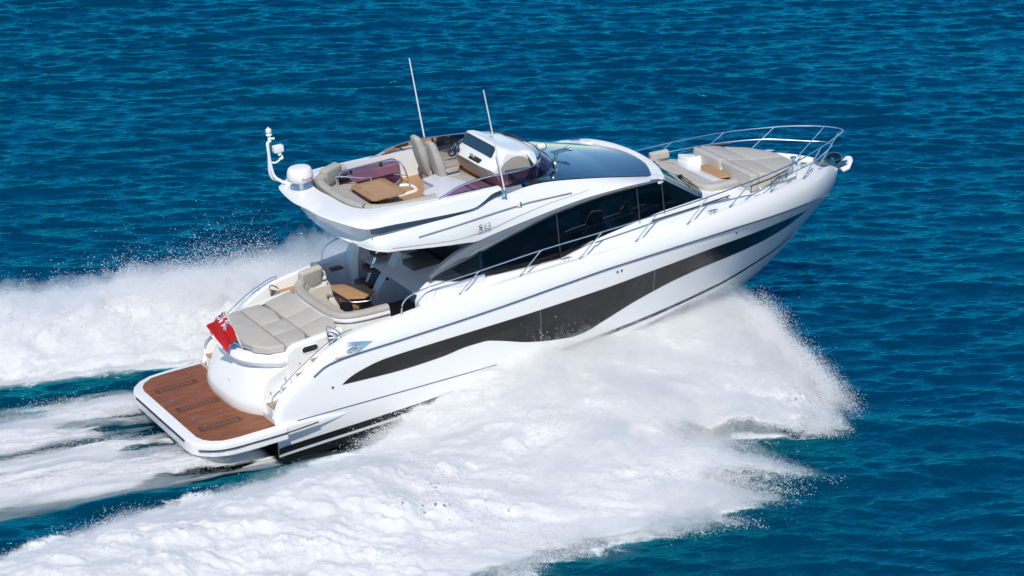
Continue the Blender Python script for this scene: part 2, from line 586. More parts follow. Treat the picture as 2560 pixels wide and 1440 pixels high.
# cockpit well: sides, floor, bulkhead
def side_wall(s):
    b = B()
    rows = []
    for x in lin(2.0, 7.6, 40):
        zt = z_deck(min(x, 6.2)) + .012 if x < 6.2 else z_deck(x) + .3
        zb = np.interp(x, [2.0, 3.3, 3.35, 7.6], [.46, .46, 1.28, 1.28])
        yo = y_deck(x) - .125
        rows.append([Vector((x, s * yo, zt - .004)), Vector((x, s * (yo - .05), zt - .04)), Vector((x, s * (yo - .09), (zt + zb) / 2)), Vector((x, s * (yo - .09), zb))])
    grid(b, rows)
    return b
cock = obj("cockpit", side_wall(-1), "gel", Y)
obj("side_lining", side_wall(1), "gel", cock)
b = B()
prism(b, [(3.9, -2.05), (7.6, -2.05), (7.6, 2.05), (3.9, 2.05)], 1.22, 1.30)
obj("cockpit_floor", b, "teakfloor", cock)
b = B()                                   # starboard step up to the side deck
prism(b, [(5.35, -2.08), (6.25, -2.08), (6.25, -1.72), (5.35, -1.72)], 1.3, 1.78, .02)
obj("boarding_step", b, "teak", cock)
b = B()
prism(b, [(3.95, 1.62), (4.75, 1.62), (4.75, 2.05), (3.95, 2.05)], 1.3, 1.86, .02)
obj("boarding_step", b, "teak", cock)
# white shoulder where the coaming rises to the side deck beside the arch foot
for s in (-1, 1):
    b = B()
    rows = []
    for x in lin(5.9, 10.6, 30):
        k = min(1, (x - 5.9) / .5)
        zt = np.interp(x, [5.9, 6.1, 6.4, 7.0, 8.6, 9.7, 10.5, 10.6], [2.30, 2.62, 2.72, 2.53, 2.43, 2.40, 2.60, 2.62])
        rows.append([Vector((x, s * 2.13, z_deck(x) - .12)), Vector((x, s * (2.12 - .04 * k), zt - .06)), Vector((x, s * 2.04, zt)), Vector((x, s * 1.80, zt)), Vector((x, s * 1.78, 1.5))])
    grid(b, rows)
    a = rows[0]
    vs = [b.verts.new(p) for p in a]
    b.faces.new(vs)
    obj("coaming_shoulder", b, "gel", cock)

# ------------------------------------------------------------------ bathing platform
plat_poly = [(0.0, -1.55), (.03, -1.80), (.13, -2.02), (.36, -2.26), (.68, -2.41), (1.2, -2.46), (2.15, -2.46)]
plat_poly = [(0.0, 0)] + plat_poly + [(x, -y) for x, y in plat_poly[::-1]]
b = B()
outer = [(x, y) for x, y in plat_poly]
prism(b, outer, .14, .44, .05, 3)
plat = obj("swim_platform", b, "gel", Y)
tk = [(.24, -1.62), (.30, -1.86), (.42, -2.04), (.66, -2.21), (1.0, -2.25), (2.05, -2.24)]
tk = tk + [(2.05, 2.24)] + [(x, -y) for x, y in tk[::-1]][1:]
b = B()
prism(b, tk, .40, .452)
obj("teak_deck", b, "teakdark", plat)
for y in (-1.35, 0, 1.35):                # let-in gratings
    b = B()
    for k in range(11):
        x = .55 + k * .078
        box(b, (x, y, .456), (.030, .19, .012))
    g = obj("deck_grating", b, "grate", plat)
    b = B()
    box(b, (.95, y, .4535), (1.05, .26, .005))
    obj("grating_frame", b, wood("grating teak", (.10, .032, .015), (.15, .05, .022), 3) if y == -1.35 else bpy.data.materials["grating teak"], plat)
for x, y in ((.55, .62), (1.25, .68), (.55, -.72), (1.25, -.66)):
    b = B()
    tube(b, [(x, y, .44), (x, y, .458)], .03, 12)
    obj("deck_light", b, "light", plat)
b = B()
rows = [(p[0] - .012 if abs(p[1]) < 1.7 else p[0] - .008, p[1] * 1.004, .335) for p in plat_poly[1:]]
rows = [r for r in rows if abs(r[1]) < 1.75]
tube(b, [( -.012, y, .37) for y in lin(-1.5, 1.5, 12)], .020, 8)
obj("stern_fender", b, "rubber", plat)
for s in (-1, 1):
    b = B()
    tube(b, smooth_path([(.10, s * 2.06, .30), (.36, s * 2.29, .30), (.70, s * 2.435, .30), (1.3, s * 2.475, .30), (2.15, s * 2.475, .30), (2.9, s * 2.45, .33)], 6), .016, 8)
    obj("side_fender", b, "rubber", plat)
b = B()
box(b, (1.45, 0, -.05), (1.2, 3.6, .5), .05)
obj("platform_bracket", b, "black", plat)
for s in (-1, 1):
    b = B()
    box(b, (1.25, s * 2.1, .10), (.9, .35, .14), .03)
    obj("platform_wing", b, "gel", plat)

# ------------------------------------------------------------------ transom locker with the stern sunpad on top
def locker_half(y):
    """half-breadth factor profile of the transom moulding at |y|"""
    pass
b = B()
rows = []
N = 28
for i in range(N + 1):
    a = -1 + 2 * i / N
    ay = abs(a)
    yb = 1.56 * a                                   # foot
    xb = 1.52 + .42 * ay ** 3
    ym = 1.50 * a
    xm = 1.60 + .34 * ay ** 3
    yl = 1.46 * a
    xl = 1.98 + .72 * ay ** 3.2                     # lip under the pad
    rows.append([Vector((xb, yb, .45)), Vector((xb - .03, yb, .58)), Vector((xb + .02, yb, .74)), Vector((xm + .10, ym, 1.0)), Vector((xm + .26, ym, 1.25)), Vector((xl - .02, yl, 1.42)),
                 Vector((xl - .16, yl * 1.01, 1.49)), Vector((xl - .20, yl * 1.02, 1.58)), Vector((xl - .12, yl * 1.01, 1.68)), Vector((xl + .06, yl * .99, 1.735)), Vector((xl + .5, yl * .97, 1.75)), Vector((4.15, 1.40 * a, 1.75))])
V = grid(b, rows)
for row in (V[0], V[-1]):
    cx = [b.verts.new((4.15, v.co.y, v.co.z)) for v in row]
    for k in range(len(row) - 1):
        try:
            b.faces.new([row[k], row[k + 1], cx[k + 1], cx[k]])
        except ValueError:
            pass
locker = obj("transom_locker", b, "gel", Y, 50)
for s in (-1, 1):
    b = B()
    rows = []
    for x in lin(2.72, 4.12, 16):                    # shoulder beside the stairs, with the oval vent
        yb = s * 1.40
        zt = np.interp(x, [2.72, 2.85, 4.12], [1.80, 1.92, 2.02])
        rows.append([Vector((x, yb, zt - .10)), Vector((x, yb + s * .02, zt)), Vector((x, yb + s * .10, zt - .015)), Vector((x, yb + s * .145, zt - .07)), Vector((x, yb + s * .15, 1.5)), Vector((x - .02, yb + s * .15, 1.2)), Vector((x - .05, yb + s * .14, .46))])
    V = grid(b, rows)
    b.faces.new(V[0])
    b.faces.new(V[-1])
    obj("locker_side", b, "gel", locker)
    b = B()
    sec = rrect(.40, .17, .08, 6)
    vs = [b.verts.new((3.27 + u, s * 1.557, 1.745 + v * .9)) for u, v in sec]
    b.faces.new(vs)
    sec2 = [b.verts.new((3.27 + u * .96, s * 1.52, 1.745 + v * .8)) for u, v in sec]
    for i in range(len(vs)):
        b.faces.new([vs[i], vs[(i + 1) % len(vs)], sec2[(i + 1) % len(vs)], sec2[i]])
    obj("locker_vent", b, "dark", locker)
    b = B()
    tube(b, [(3.27 + u * 1.02, s * 1.557, 1.745 + v * .95) for u, v in sec], .012, 6, closed=True)
    obj("vent_trim", b, "gel", locker)
b = B()                                              # name-badge block on the transom
box(b, (1.71, -.30, .98), (.05, .16, .05), .015)
obj("transom_fitting", b, "lid", locker)
b = B()
tube(b, smooth_path([(2.62, -1.15, 1.80), (2.2, -1.0, 1.84), (1.95, -.45, 1.86), (1.88, 0, 1.87), (1.95, .45, 1.86), (2.2, 1.0, 1.84), (2.62, 1.15, 1.80)], 6), .020, 8)
for x, y in ((2.28, -1.04), (1.89, -.12), (1.89, .12), (2.28, 1.04)):
    tube(b, [(x, y, 1.70), (x, y, 1.85)], .016, 8)
obj("stern_grab_rail", b, "steel", locker)

pad = B()
def padz(x):
    return 1.90 + .16 * max(0, (x - 3.35) / .85) ** 1.3
pads = [[(2.14, -.98), (2.30, -1.24), (2.76, -1.38), (2.78, 1.38), (2.30, 1.24), (2.14, .98)]]
b = B()
prism(b, [(2.06, -.55), (2.14, -.95), (2.36, -1.25), (2.755, -1.36), (2.755, 1.36), (2.36, 1.25), (2.14, .95), (2.06, .55)], 1.76, 1.92, .045)
spad = obj("stern_sunpad", b, "fabric", Y)
ys = [-1.36, -.62, .12, 1.36]
for x0, x1 in ((2.775, 3.40), (3.415, 4.16)):
    for k in range(3):
        b = B()
        ya, yb = ys[k] + .007, ys[k + 1] - .007
        ex = (.12 if k != 1 else 0) if x0 > 3.4 else 0
        prism(b, [(x0, ya), (x1 - (.10 if k == 2 else 0) - (.12 if k == 0 else 0), ya), (x1, (ya + yb) / 2), (x1 - (.10 if k == 2 else 0), yb), (x0, yb)], 1.76, lambda x, y: padz(x) + .02, .032)
        obj("sunpad_cushion", b, "fabric", spad)

# stern quarter stairs on both sides
for s in (-1, 1):
    b = B()
    rows = []
    st = None
    for k in range(4):
        x0 = 2.02 + k * .40
        z = .74 + k * .255
        pts = [(x0, 1.53), (x0 + .46, 1.53), (x0 + .46, 2.10), (x0, 2.10)]
        prism(b, [(x, s * y) for x, y in pts], .45, z)
    st = obj("quarter_stairs", b, "gel", Y)
    for k in range(4):
        x0 = 2.02 + k * .40
        z = .74 + k * .255
        b = B()
        prism(b, [(x0 + .0, s * 1.62), (x0 + .36, s * 1.62), (x0 + .36, s * 2.06), (x0 + .0, s * 2.06)], z - .01, z + .022)
        obj("stair_tread", b, "teakpale", st)
    for k in range(4):
        b = B()
        x0 = 2.02 + k * .40
        z = .74 + k * .255
        tube(b, [(x0 + .15, s * 1.545, z + .22), (x0 + .15, s * 1.575, z + .22)], .016, 8)
        obj("stair_light", b, "steel", st)
    b = B()                                           # handrail on the wing
    tube(b, smooth_path([(2.25, s * 2.08, 1.20), (2.32, s * 2.10, 1.30), (3.2, s * 2.12, 1.86), (3.85, s * 2.12, 2.13), (4.12, s * 2.12, 2.17)], 6), .018, 8)
    for x, z in ((2.5, 1.28), (3.6, 1.90)):
        tube(b, [(x, s * 2.11, z), (x, s * 2.11, z + .16)], .013, 6)
    obj("stair_handrail", b, "steel", st)
    b = B()                                           # little gate hoop at the head of the stairs
    tube(b, smooth_path([(3.72, s * 1.62, 1.80), (3.70, s * 1.62, 2.12), (3.76, s * 1.64, 2.18), (3.95, s * 1.74, 2.02), (3.98, s * 1.76, 1.78)], 6), .018, 8)
    tube(b, [(3.72, s * 1.62, 1.90), (3.97, s * 1.75, 1.90)], .010, 6)
    gt = obj("stair_gate", b, "steel", Y)
    b = B()
    vs = [b.verts.new(p) for p in ((3.725, s * 1.625, 1.83), (3.715, s * 1.625, 2.10), (3.93, s * 1.735, 1.97), (3.965, s * 1.75, 1.82))]
    b.faces.new(vs)
    obj("gate_pane", b, "clear", gt)
    b = B()
    tube(b, smooth_path([(2.02, s * 2.0, .95), (2.05, s * 2.02, 1.02), (2.2, s * 2.03, 1.14), (2.24, s * 2.03, 1.10)], 5), .022, 8)
    obj("grab_handle", b, "steel", st)

# chrome fairlead let into the quarter, with an eye and a cleat inside
for s in (-1, 1):
    b = B()
    def fl(x, z, off):
        lo = hull_at(x, z, 1.0, 3.0, off)
        return mir(lo, s)
    outl = [(3.20, 1.62), (3.52, 1.90), (3.74, 1.97), (4.02, 1.96), (4.50, 1.87), (4.10, 1.71), (3.92, 1.645)]
    inn = [(3.50, 1.70), (3.64, 1.84), (3.78, 1.89), (3.98, 1.885), (4.16, 1.85), (3.98, 1.74), (3.86, 1.70)]
    A = [b.verts.new(fl(x, z, .012)) for x, z in outl]
    I = [b.verts.new(fl(x, z, .018)) for x, z in inn]
    D = [b.verts.new(fl(x, z, -.0 + .004)) for x, z in inn]
    n = len(A)
    for i in range(n):
        b.faces.new([A[i], A[(i + 1) % n], I[(i + 1) % n], I[i]])
        b.faces.new([I[i], I[(i + 1) % n], D[(i + 1) % n], D[i]])
    fo = obj("mooring_fairlead", b, "chrome", Y, 20)
    b = B()
    vs = [b.verts.new(fl(x, z, .0045)) for x, z in inn]
    b.faces.new(vs)
    obj("fairlead_recess", b, "cream", fo)
    b = B()
    c = fl(3.93, 1.81, .03)
    tube(b, [c + Vector((-.11, 0, -.03)), c + Vector((-.04, 0, .0)), c + Vector((.06, 0, .025)), c + Vector((.15, 0, .04))], [.014, .03, .03, .012], 8)
    tube(b, [c + Vector((-.02, s * .0, -.05)), c + Vector((.0, 0, .0))], .02, 8)
    obj("fairlead_horn", b, "steel", fo)

# ================================================================== cabin, arch and roof
def loft2(b, lo, hi, n=48, nv=5, bulge=0.0, s=-1, thick=0.0):
    """skin between two smoothed 3-D polylines given for starboard (y negative); s=1 mirrors it"""
    def resample(P, n):
        P = smooth_path(P, 10)
        L = [0]
        for a, c in zip(P, P[1:]):
            L.append(L[-1] + (c - a).length)
        out = []
        for k in range(n):
            d = L[-1] * k / (n - 1)
            i = min(max(int(np.searchsorted(L, d)) - 1, 0), len(P) - 2)
            f = (d - L[i]) / max(L[i + 1] - L[i], 1e-9)
            out.append(P[i].lerp(P[i + 1], min(max(f, 0), 1)))
        return out
    A, D = resample(lo, n), resample(hi, n)
    rows = []
    for a, d in zip(A, D):
        r = []
        for k in range(nv):
            u = k / (nv - 1)
            p = a.lerp(d, u)
            p.y -= bulge * 4 * u * (1 - u)
            r.append(mir(p, s))
        rows.append(r)
    grid(b, rows)
    return A, D

gl_top = [(6.30, -1.95, 2.80), (7.0, -1.95, 2.97), (7.59, -1.94, 3.11), (8.69, -1.93, 3.34), (9.67, -1.92, 3.52), (10.87, -1.90, 3.62), (11.86, -1.88, 3.62), (12.50, -1.86, 3.60), (12.62, -1.84, 3.58)]
ar_top = [(6.17, -2.07, 2.90), (6.84, -2.08, 3.25), (7.59, -2.08, 3.46), (8.98, -2.08, 3.65), (10.28, -2.06, 3.77), (11.3, -2.04, 3.78), (11.92, -2.02, 3.76), (12.55, -1.98, 3.69), (12.68, -1.93, 3.65)]
gl_bot = [(6.36, -1.93, 2.70), (7.05, -1.95, 2.52), (8.63, -1.95, 2.40), (9.7, -1.95, 2.38), (10.15, -1.95, 2.46), (10.48, -1.94, 2.58), (10.82, -1.93, 2.65), (12.0, -1.90, 2.80), (12.62, -1.88, 2.86)]
ws_foot = [(13.72, -1.80, 2.88), (13.92, -1.45, 2.88), (14.0, -1.0, 2.89), (14.03, -.5, 2.92), (14.03, 0, 2.94), (14.03, .5, 2.92), (14.0, 1.0, 2.89), (13.92, 1.45, 2.88), (13.72, 1.80, 2.88)]
roof_lip = [(12.66, -1.90, 3.64), (12.82, -1.45, 3.67), (12.94, -1.0, 3.68), (13.01, -.5, 3.685), (13.03, 0, 3.685), (13.01, .5, 3.685), (12.94, 1.0, 3.68), (12.82, 1.45, 3.67), (12.66, 1.90, 3.64)]

cabin = None
for s in (-1, 1):
    b = B()
    loft2(b, gl_bot, gl_top, 60, 4, 0.03, s)
    # forward quarter light running down to the foot of the windscreen
    q = [(12.62, -1.88, 2.86), (13.0, -1.86, 2.87), (13.72, -1.80, 2.885)]
    q2 = [(12.62, -1.84, 3.58), (12.9, -1.84, 3.42), (13.72, -1.80, 2.90)]
    loft2(b, q, q2, 12, 4, 0.01, s)
    o = obj("side_window", b, "sideglass", None)
    if cabin is None:
        cb = B()
        # white trunk that carries windows and foredeck lounge
        rows = []
        for x in lin(10.2, 15.35, 40):
            zs = np.interp(x, [10.2, 10.5, 10.82, 12.6, 13.7, 14.9, 15.35], [2.42, 2.58, 2.65, 2.86, 2.88, 2.72, 2.55])
            ys = np.interp(x, [10.2, 12.6, 13.7, 14.4, 15.35], [1.97, 1.91, 1.82, 1.66, 1.45])
            zd = z_deck(x) - .125
            yo = min(ys + .15, y_deck(x) - .16)
            rows.append([Vector((x, -yo, zd)), Vector((x, -yo + .04, (zd + zs) / 2)), Vector((x, -ys - .01, zs - .03)), Vector((x, -ys + .05, zs)), Vector((x, 0, zs + (.02 if x > 13.6 else -.3))),
                         Vector((x, ys - .05, zs)), Vector((x, ys + .01, zs - .03)), Vector((x, yo - .04, (zd + zs) / 2)), Vector((x, yo, zd))])
        V = grid(cb, rows)
        cb.faces.new(V[-1])
        cabin = obj("cabin", cb, "gel", Y)
    o.parent = cabin
    for xm, za, zb in ((9.68, 2.39, 3.53), (11.88, 2.79, 3.62), (12.57, 2.86, 3.6)):
        b = B()
        tube(b, [(xm, s * 1.985, za), (xm, s * 1.95, zb)], .014, 6)
        obj("window_mullion", b, "interior", cabin)
    b = B()                                        # dark frit under the arch and along the sill
    up = [(p[0], p[1] - .012, p[2]) for p in gl_top]
    loft2(b, [(p[0], p[1] - .004, p[2] - np.interp(p[0], [6.3, 7.6, 9.5, 12.7], [.02, .09, .12, .10])) for p in gl_top], up, 60, 2, 0, s)
    obj("window_frit", b, "blackgloss", cabin)
    b = B()                                        # grey arch
    A, D = loft2(b, [(p[0], p[1] - .03, p[2]) for p in gl_top], [(p[0], p[1] - .02, p[2]) for p in ar_top], 70, 5, 0.03, s)
    rows = [[mir(a, s), mir(a + Vector((0, .10, 0)), s)] for a in A]
    grid(b, rows)
    rows = [[mir(d, s), mir(d + Vector((0, .12, .0)), s)] for d in D]
    grid(b, rows)
    obj("window_arch", b, "arch", cabin, 40)

b = B()
loft2(b, ws_foot, roof_lip, 50, 6, 0, -1)
wsc = obj("windscreen", b, glass("windscreen glass", (.12, .13, .14), .9), cabin)
b = B()
loft2(b, [(p[0] + .03, p[1] * 1.005, p[2] + .004) for p in ws_foot], [(p[0] - .10, p[1] * .985, p[2] + .075) for p in ws_foot], 50, 3, 0, -1)
obj("windscreen_frit", b, "blackgloss", cabin)
for y0, y1 in ((-.35, -1.45), (.95, .05)):
    b = B()
    tube(b, [(14.02, y0, 2.99), (13.9, (y0 + y1) / 2, 3.06), (13.86, y1, 3.0)], [.016, .014, .010], 6)
    tube(b, [(13.80, y0 - .2, 3.12), (13.72, y1 + .02, 3.10)], .012, 6)
    box(b, (14.03, y0, 2.97), (.09, .07, .07), .015)
    obj("wiper", b, "rubber", cabin)
for s in (-1, 1):                                  # handrails on the trunk side
    b = B()
    tube(b, [(12.2, s * 2.0, 2.73), (13.4, s * 1.94, 2.74), (14.55, s * 1.76, 2.72)], .017, 6)
    for x, y in ((12.25, 2.0), (13.4, 1.94), (14.5, 1.77)):
        tube(b, [(x, s * y, 2.73), (x, s * (y - .06), 2.66)], .012, 6)
    obj("trunk_handrail", b, "bronze", cabin)

# interior seen dimly through the glass
b = B()
prism(b, [(6.9, -1.7), (13.9, -1.6), (13.9, 1.6), (6.9, 1.7)], 1.3, 1.42)
saloon = obj("saloon_floor", b, "interior", Y)
b = B()
box(b, (8.9, -1.15, 1.78), (2.2, .75, .75), .08)
box(b, (8.9, -1.5, 2.2), (2.2, .2, .5), .08)
obj("saloon_sofa", b, "inttan", saloon)
b = B()
box(b, (11.0, -1.25, 2.05), (1.0, .7, 1.0), .05)
obj("saloon_cabinet", b, "inttan", saloon)
b = B()
box(b, (11.35, -.55, 2.5), (.35, .6, 1.0), .08)
box(b, (11.6, -.55, 2.1), (.6, .6, .3), .08)
obj("saloon_seat", b, "inttan", saloon)
b = B()
box(b, (13.1, -.9, 2.3), (.6, 1.3, .9), .08)
obj("lower_helm", b, "interior", saloon)
b = B()
box(b, (10.2, 1.3, 2.1), (5.5, .6, 1.3), .04)
obj("galley", b, "interior", saloon)
# glazed saloon bulkhead at the after end
b = B()
prism(b, [(7.55, -2.0), (7.62, -2.0), (7.62, 2.0), (7.55, 2.0)], 1.3, 3.55)
obj("saloon_door", b, "screen", cabin)

# ------------------------------------------------------------------ flybridge wing, coaming and roof
wing_lo = [(4.70, -1.25, 3.895), (4.79, -1.70, 3.89), (4.88, -1.96, 3.875), (5.0, -2.14, 3.855), (5.2, -2.19, 3.80), (5.51, -2.19, 3.76), (6.52, -2.18, 3.60), (7.2, -2.14, 3.50), (7.59, -2.10, 3.46), (8.98, -2.10, 3.65), (10.28, -2.08, 3.77), (11.3, -2.06, 3.78), (11.92, -2.04, 3.76), (12.55, -2.0, 3.69), (12.68, -1.95, 3.66)]
wing_hi = [(4.72, -1.30, 3.91), (4.80, -1.72, 4.04), (4.88, -1.95, 4.15), (5.05, -2.07, 4.19), (5.3, -2.09, 4.19), (5.7, -2.09, 4.19), (6.4, -2.07, 4.19), (7.0, -2.06, 4.18), (7.5, -2.04, 4.21), (7.8, -2.0, 4.26), (8.4, -1.92, 4.33), (9.2, -1.85, 4.35), (9.93, -1.80, 4.26), (11.0, -1.71, 4.035), (11.8, -1.63, 3.84), (12.3, -1.57, 3.715), (12.62, -1.53, 3.635)]
def wing_y(x, z):
    """outer face of the wing at a given x and height (positive half-breadth)"""
    lo = [p for p in wing_lo if p[0] > 4.95]
    hi = [p for p in wing_hi if p[0] > 4.95]
    g = lambda P, k: float(np.interp(x, [p[0] for p in P], [p[k] for p in P]))
    zl, zh = g(lo, 2), g(hi, 2)
    u = min(max((z - zl) / max(zh - zl, .01), 0), 1)
    return -(g(lo, 1) * (1 - u) + g(hi, 1) * u) + .05 * 4 * u * (1 - u)
fly = None
b = B()
for s in (-1, 1):
    A, D = loft2(b, wing_lo, wing_hi, 70, 7, 0.05, s)
    grid(b, [[mir(a, s), mir(Vector((a.x, -1.55, a.z + .05)), s), mir(Vector((a.x, 0, a.z + .08)), s)] for a in A if a.x < 8.2])
fly = obj("flybridge", b, "gel", Y, 45)
for s in (-1, 1):                                   # grey groove line with its stainless end
    b = B()
    pts = [(6.0, 3.96), (7.0, 3.975), (8.0, 4.005), (9.0, 4.02), (10.1, 3.965)]
    gz = lambda x: float(np.interp(x, [p[0] for p in pts], [p[1] for p in pts]))
    tube(b, [(x, s * (wing_y(x, gz(x)) + .008), gz(x)) for x in lin(6.0, 10.1, 30)], .020, 6)
    obj("side_groove", b, "grey", fly)
    b = B()
    cz = curve([(5.3, 3.87), (6.0, 3.77), (7.2, 3.64), (7.8, 3.66), (8.6, 3.78), (9.6, 3.89), (10.6, 3.92)])
    tube(b, [(x, s * (wing_y(x, cz(x)) + .003), cz(x)) for x in lin(5.3, 10.6, 40)], .007, 6)
    obj("side_crease", b, "lettergrey", fly)

# dark recess between wing and coaming, running forward as a grey band to the roof glass
for s in (-1, 1):
    b = B()
    lo = [(4.9, -2.02, 4.08), (6.0, -2.03, 4.15), (7.0, -2.03, 4.17), (7.55, -2.02, 4.20), (8.2, -1.95, 4.30), (8.9, -1.88, 4.36)]
    hi = [(4.9, -1.98, 4.46), (6.0, -1.98, 4.42), (7.0, -1.98, 4.30), (7.55, -1.98, 4.29), (8.0, -1.90, 4.45), (8.9, -1.72, 4.50)]
    loft2(b, lo, hi, 40, 3, 0, s)
    obj("side_recess", b, "grey", fly)

def ring(st):
    """horseshoe through starboard points, mirrored round the stern"""
    out = [Vector(p) for p in st] + [Vector((p[0], -p[1], p[2])) for p in st[::-1] if abs(p[1]) > 1e-6]
    for v in out:                                   # the port quarter sweeps a little farther aft
        if v.y > 0 and v.z > 4.0:
            v.x -= .30 * min(1, v.y / 2.0) * min(max((5.7 - v.x) / 1.2, 0), 1)
    return out
O = [(8.28, -2.02, 4.50), (8.0, -2.06, 4.47), (7.75, -2.10, 4.36), (7.5, -2.12, 4.28), (7.1, -2.13, 4.28), (6.2, -2.14, 4.34), (5.4, -2.16, 4.41), (5.05, -2.17, 4.43), (4.80, -2.12, 4.44), (4.66, -1.98, 4.45), (4.56, -1.75, 4.455), (4.40, -1.2, 4.46), (4.27, -.6, 4.465), (4.23, 0, 4.47)]
O2 = [(8.28, -1.99, 4.54), (8.0, -2.02, 4.54), (7.75, -2.05, 4.53), (7.5, -2.06, 4.53), (7.1, -2.07, 4.54), (6.2, -2.07, 4.56), (5.4, -2.08, 4.58), (5.08, -2.07, 4.585), (4.86, -2.02, 4.57), (4.72, -1.90, 4.54), (4.60, -1.70, 4.52), (4.43, -1.18, 4.50), (4.30, -.6, 4.50), (4.26, 0, 4.50)]
Cr = [(8.28, -1.93, 4.56), (8.0, -1.94, 4.58), (7.75, -1.95, 4.59), (7.5, -1.95, 4.60), (7.1, -1.95, 4.61), (6.2, -1.95, 4.64), (5.5, -1.94, 4.66), (5.2, -1.90, 4.66), (5.0, -1.82, 4.64), (4.9, -1.72, 4.62), (4.78, -1.55, 4.60), (4.65, -1.1, 4.575), (4.55, -.58, 4.565), (4.52, 0, 4.56)]
I = [(8.28, -1.78, 4.56), (8.0, -1.78, 4.58), (7.75, -1.78, 4.59), (7.5, -1.78, 4.60), (7.1, -1.78, 4.61), (6.35, -1.77, 4.64), (5.85, -1.72, 4.66), (5.5, -1.62, 4.66), (5.25, -1.48, 4.65), (5.1, -1.32, 4.64), (5.0, -1.15, 4.63), (4.93, -.85, 4.615), (4.89, -.45, 4.61), (4.88, 0, 4.61)]
I2 = [(p[0] + (.02 if p[0] < 5.3 else 0), p[1] * .985, 3.92) for p in I]
b = B()
grid(b, [list(r) for r in zip(*[smooth_path(ring(q), 6) for q in (O, O2, Cr, I, I2)])])
coam = obj("fly_coaming", b, "gel", Y, 30)
# undercut transom of the flybridge down to the lower lip, then the cockpit ceiling
LL = [(5.04, -2.16, 3.84), (5.02, -2.15, 3.85), (4.98, -2.13, 3.86), (4.86, -1.95, 3.88), (4.78, -1.7, 3.89), (4.68, -1.2, 3.90), (4.60, -.6, 3.90), (4.57, 0, 3.90)]
OO = [(5.10, -2.14, 4.425), (4.98, -2.15, 4.43), (4.80, -2.10, 4.44), (4.66, -1.97, 4.44), (4.56, -1.74, 4.445), (4.40, -1.19, 4.45), (4.27, -.6, 4.455), (4.235, 0, 4.46)]
def mid(f, dx):
    return [(a[0] * (1 - f) + c[0] * f + dx, (a[1] * (1 - f) + c[1] * f) * (1 - .55 * dx * (abs(a[1]) > 1.6)), a[2] * (1 - f) + c[2] * f) for a, c in zip(OO, LL)]
CI = [(5.6, -1.9, 3.80), (5.5, -1.9, 3.82), (5.4, -1.85, 3.84), (5.3, -1.7, 3.86), (5.25, -1.5, 3.86), (5.2, -1.1, 3.87), (5.15, -.55, 3.87), (5.12, 0, 3.87)]
b = B()
grid(b, [list(r) for r in zip(*[smooth_path(ring(q), 6) for q in (OO, mid(.10, .16), mid(.40, .27), mid(.80, .17), LL, CI)])])
obj("fly_transom", b, "gel", fly, 30)
b = B()
prism(b, [(4.95, -1.74), (8.3, -1.78), (10.0, -1.6), (10.0, 1.6), (8.3, 1.78), (4.95, 1.74)], 3.84, 3.95)
obj("fly_floor", b, "teak", fly)
b = B()
prism(b, [(8.45, -.9), (9.5, -.9), (9.5, 1.2), (8.45, 1.2)], 3.9, 4.03, .02)
obj("helm_step", b, "teak", fly)
b = B()
for k in (0,):
    tube(b, [(8.44, 1.2, 4.0), (8.44, -.9, 4.0)], .03, 6)
obj("step_nosing", b, "white", fly)

# roof: white front and the dark glass over it
b = B()
rows = []
ed = curve([(8.3, 4.34), (8.88, 4.375), (9.4, 4.35), (9.93, 4.272), (11, 4.045), (11.8, 3.85), (12.3, 3.725), (12.62, 3.645), (12.9, 3.58)])
yed = curve([(8.3, 1.92), (9.2, 1.855), (9.93, 1.80), (11, 1.71), (11.8, 1.635), (12.3, 1.575), (12.62, 1.535), (12.9, 1.5)])
for x in lin(9.0, 12.62, 40):
    r = []
    for k in range(-8, 9):
        a = k / 8
        xx = x + (.30 * (1 - a * a)) * ((x - 9.0) / 3.62) ** 2
        r.append(Vector((xx, yed(x) * a, ed(x) + (.04 + .07 * max(0, (11.5 - x) / 2.5)) * (1 - abs(a) ** 2.2) + .012)))
    rows.append(r)
V = grid(b, rows)
roofg = obj("roof_glass", b, "roofglass", fly)
b = B()
lip_in = [rows[-1][k] + Vector((0, 0, .004)) for k in range(17)]
rr = [[p, ] for p in lip_in]
lo = smooth_path(roof_lip, 2)
rows2 = []
for k in range(17):
    a = lip_in[k]
    c = Vector(lo[k])
    c2 = c + Vector((.03, 0, .05))
    rows2.append([a + Vector((0, 0, -.02)), a, a.lerp(c2, .5) + Vector((.02, 0, .03)), c2, c + Vector((.035, 0, .0)), c, c + Vector((-.5, 0, .02))])
grid(b, rows2)
# join to the wing at both ends
obj("roof_front", b, "gel", fly, 40)
for s in (-1, 1):
    b = B()
    prism(b, [(12.50, s * 1.56), (12.63, s * 1.54), (12.80, s * 1.52), (12.72, s * 1.84), (12.60, s * 1.97), (12.46, s * 2.0)], 3.60, lambda x, y: 3.70 - .02 * max(0, abs(y) - 1.5), .02)
    obj("roof_corner", b, "gel", fly)

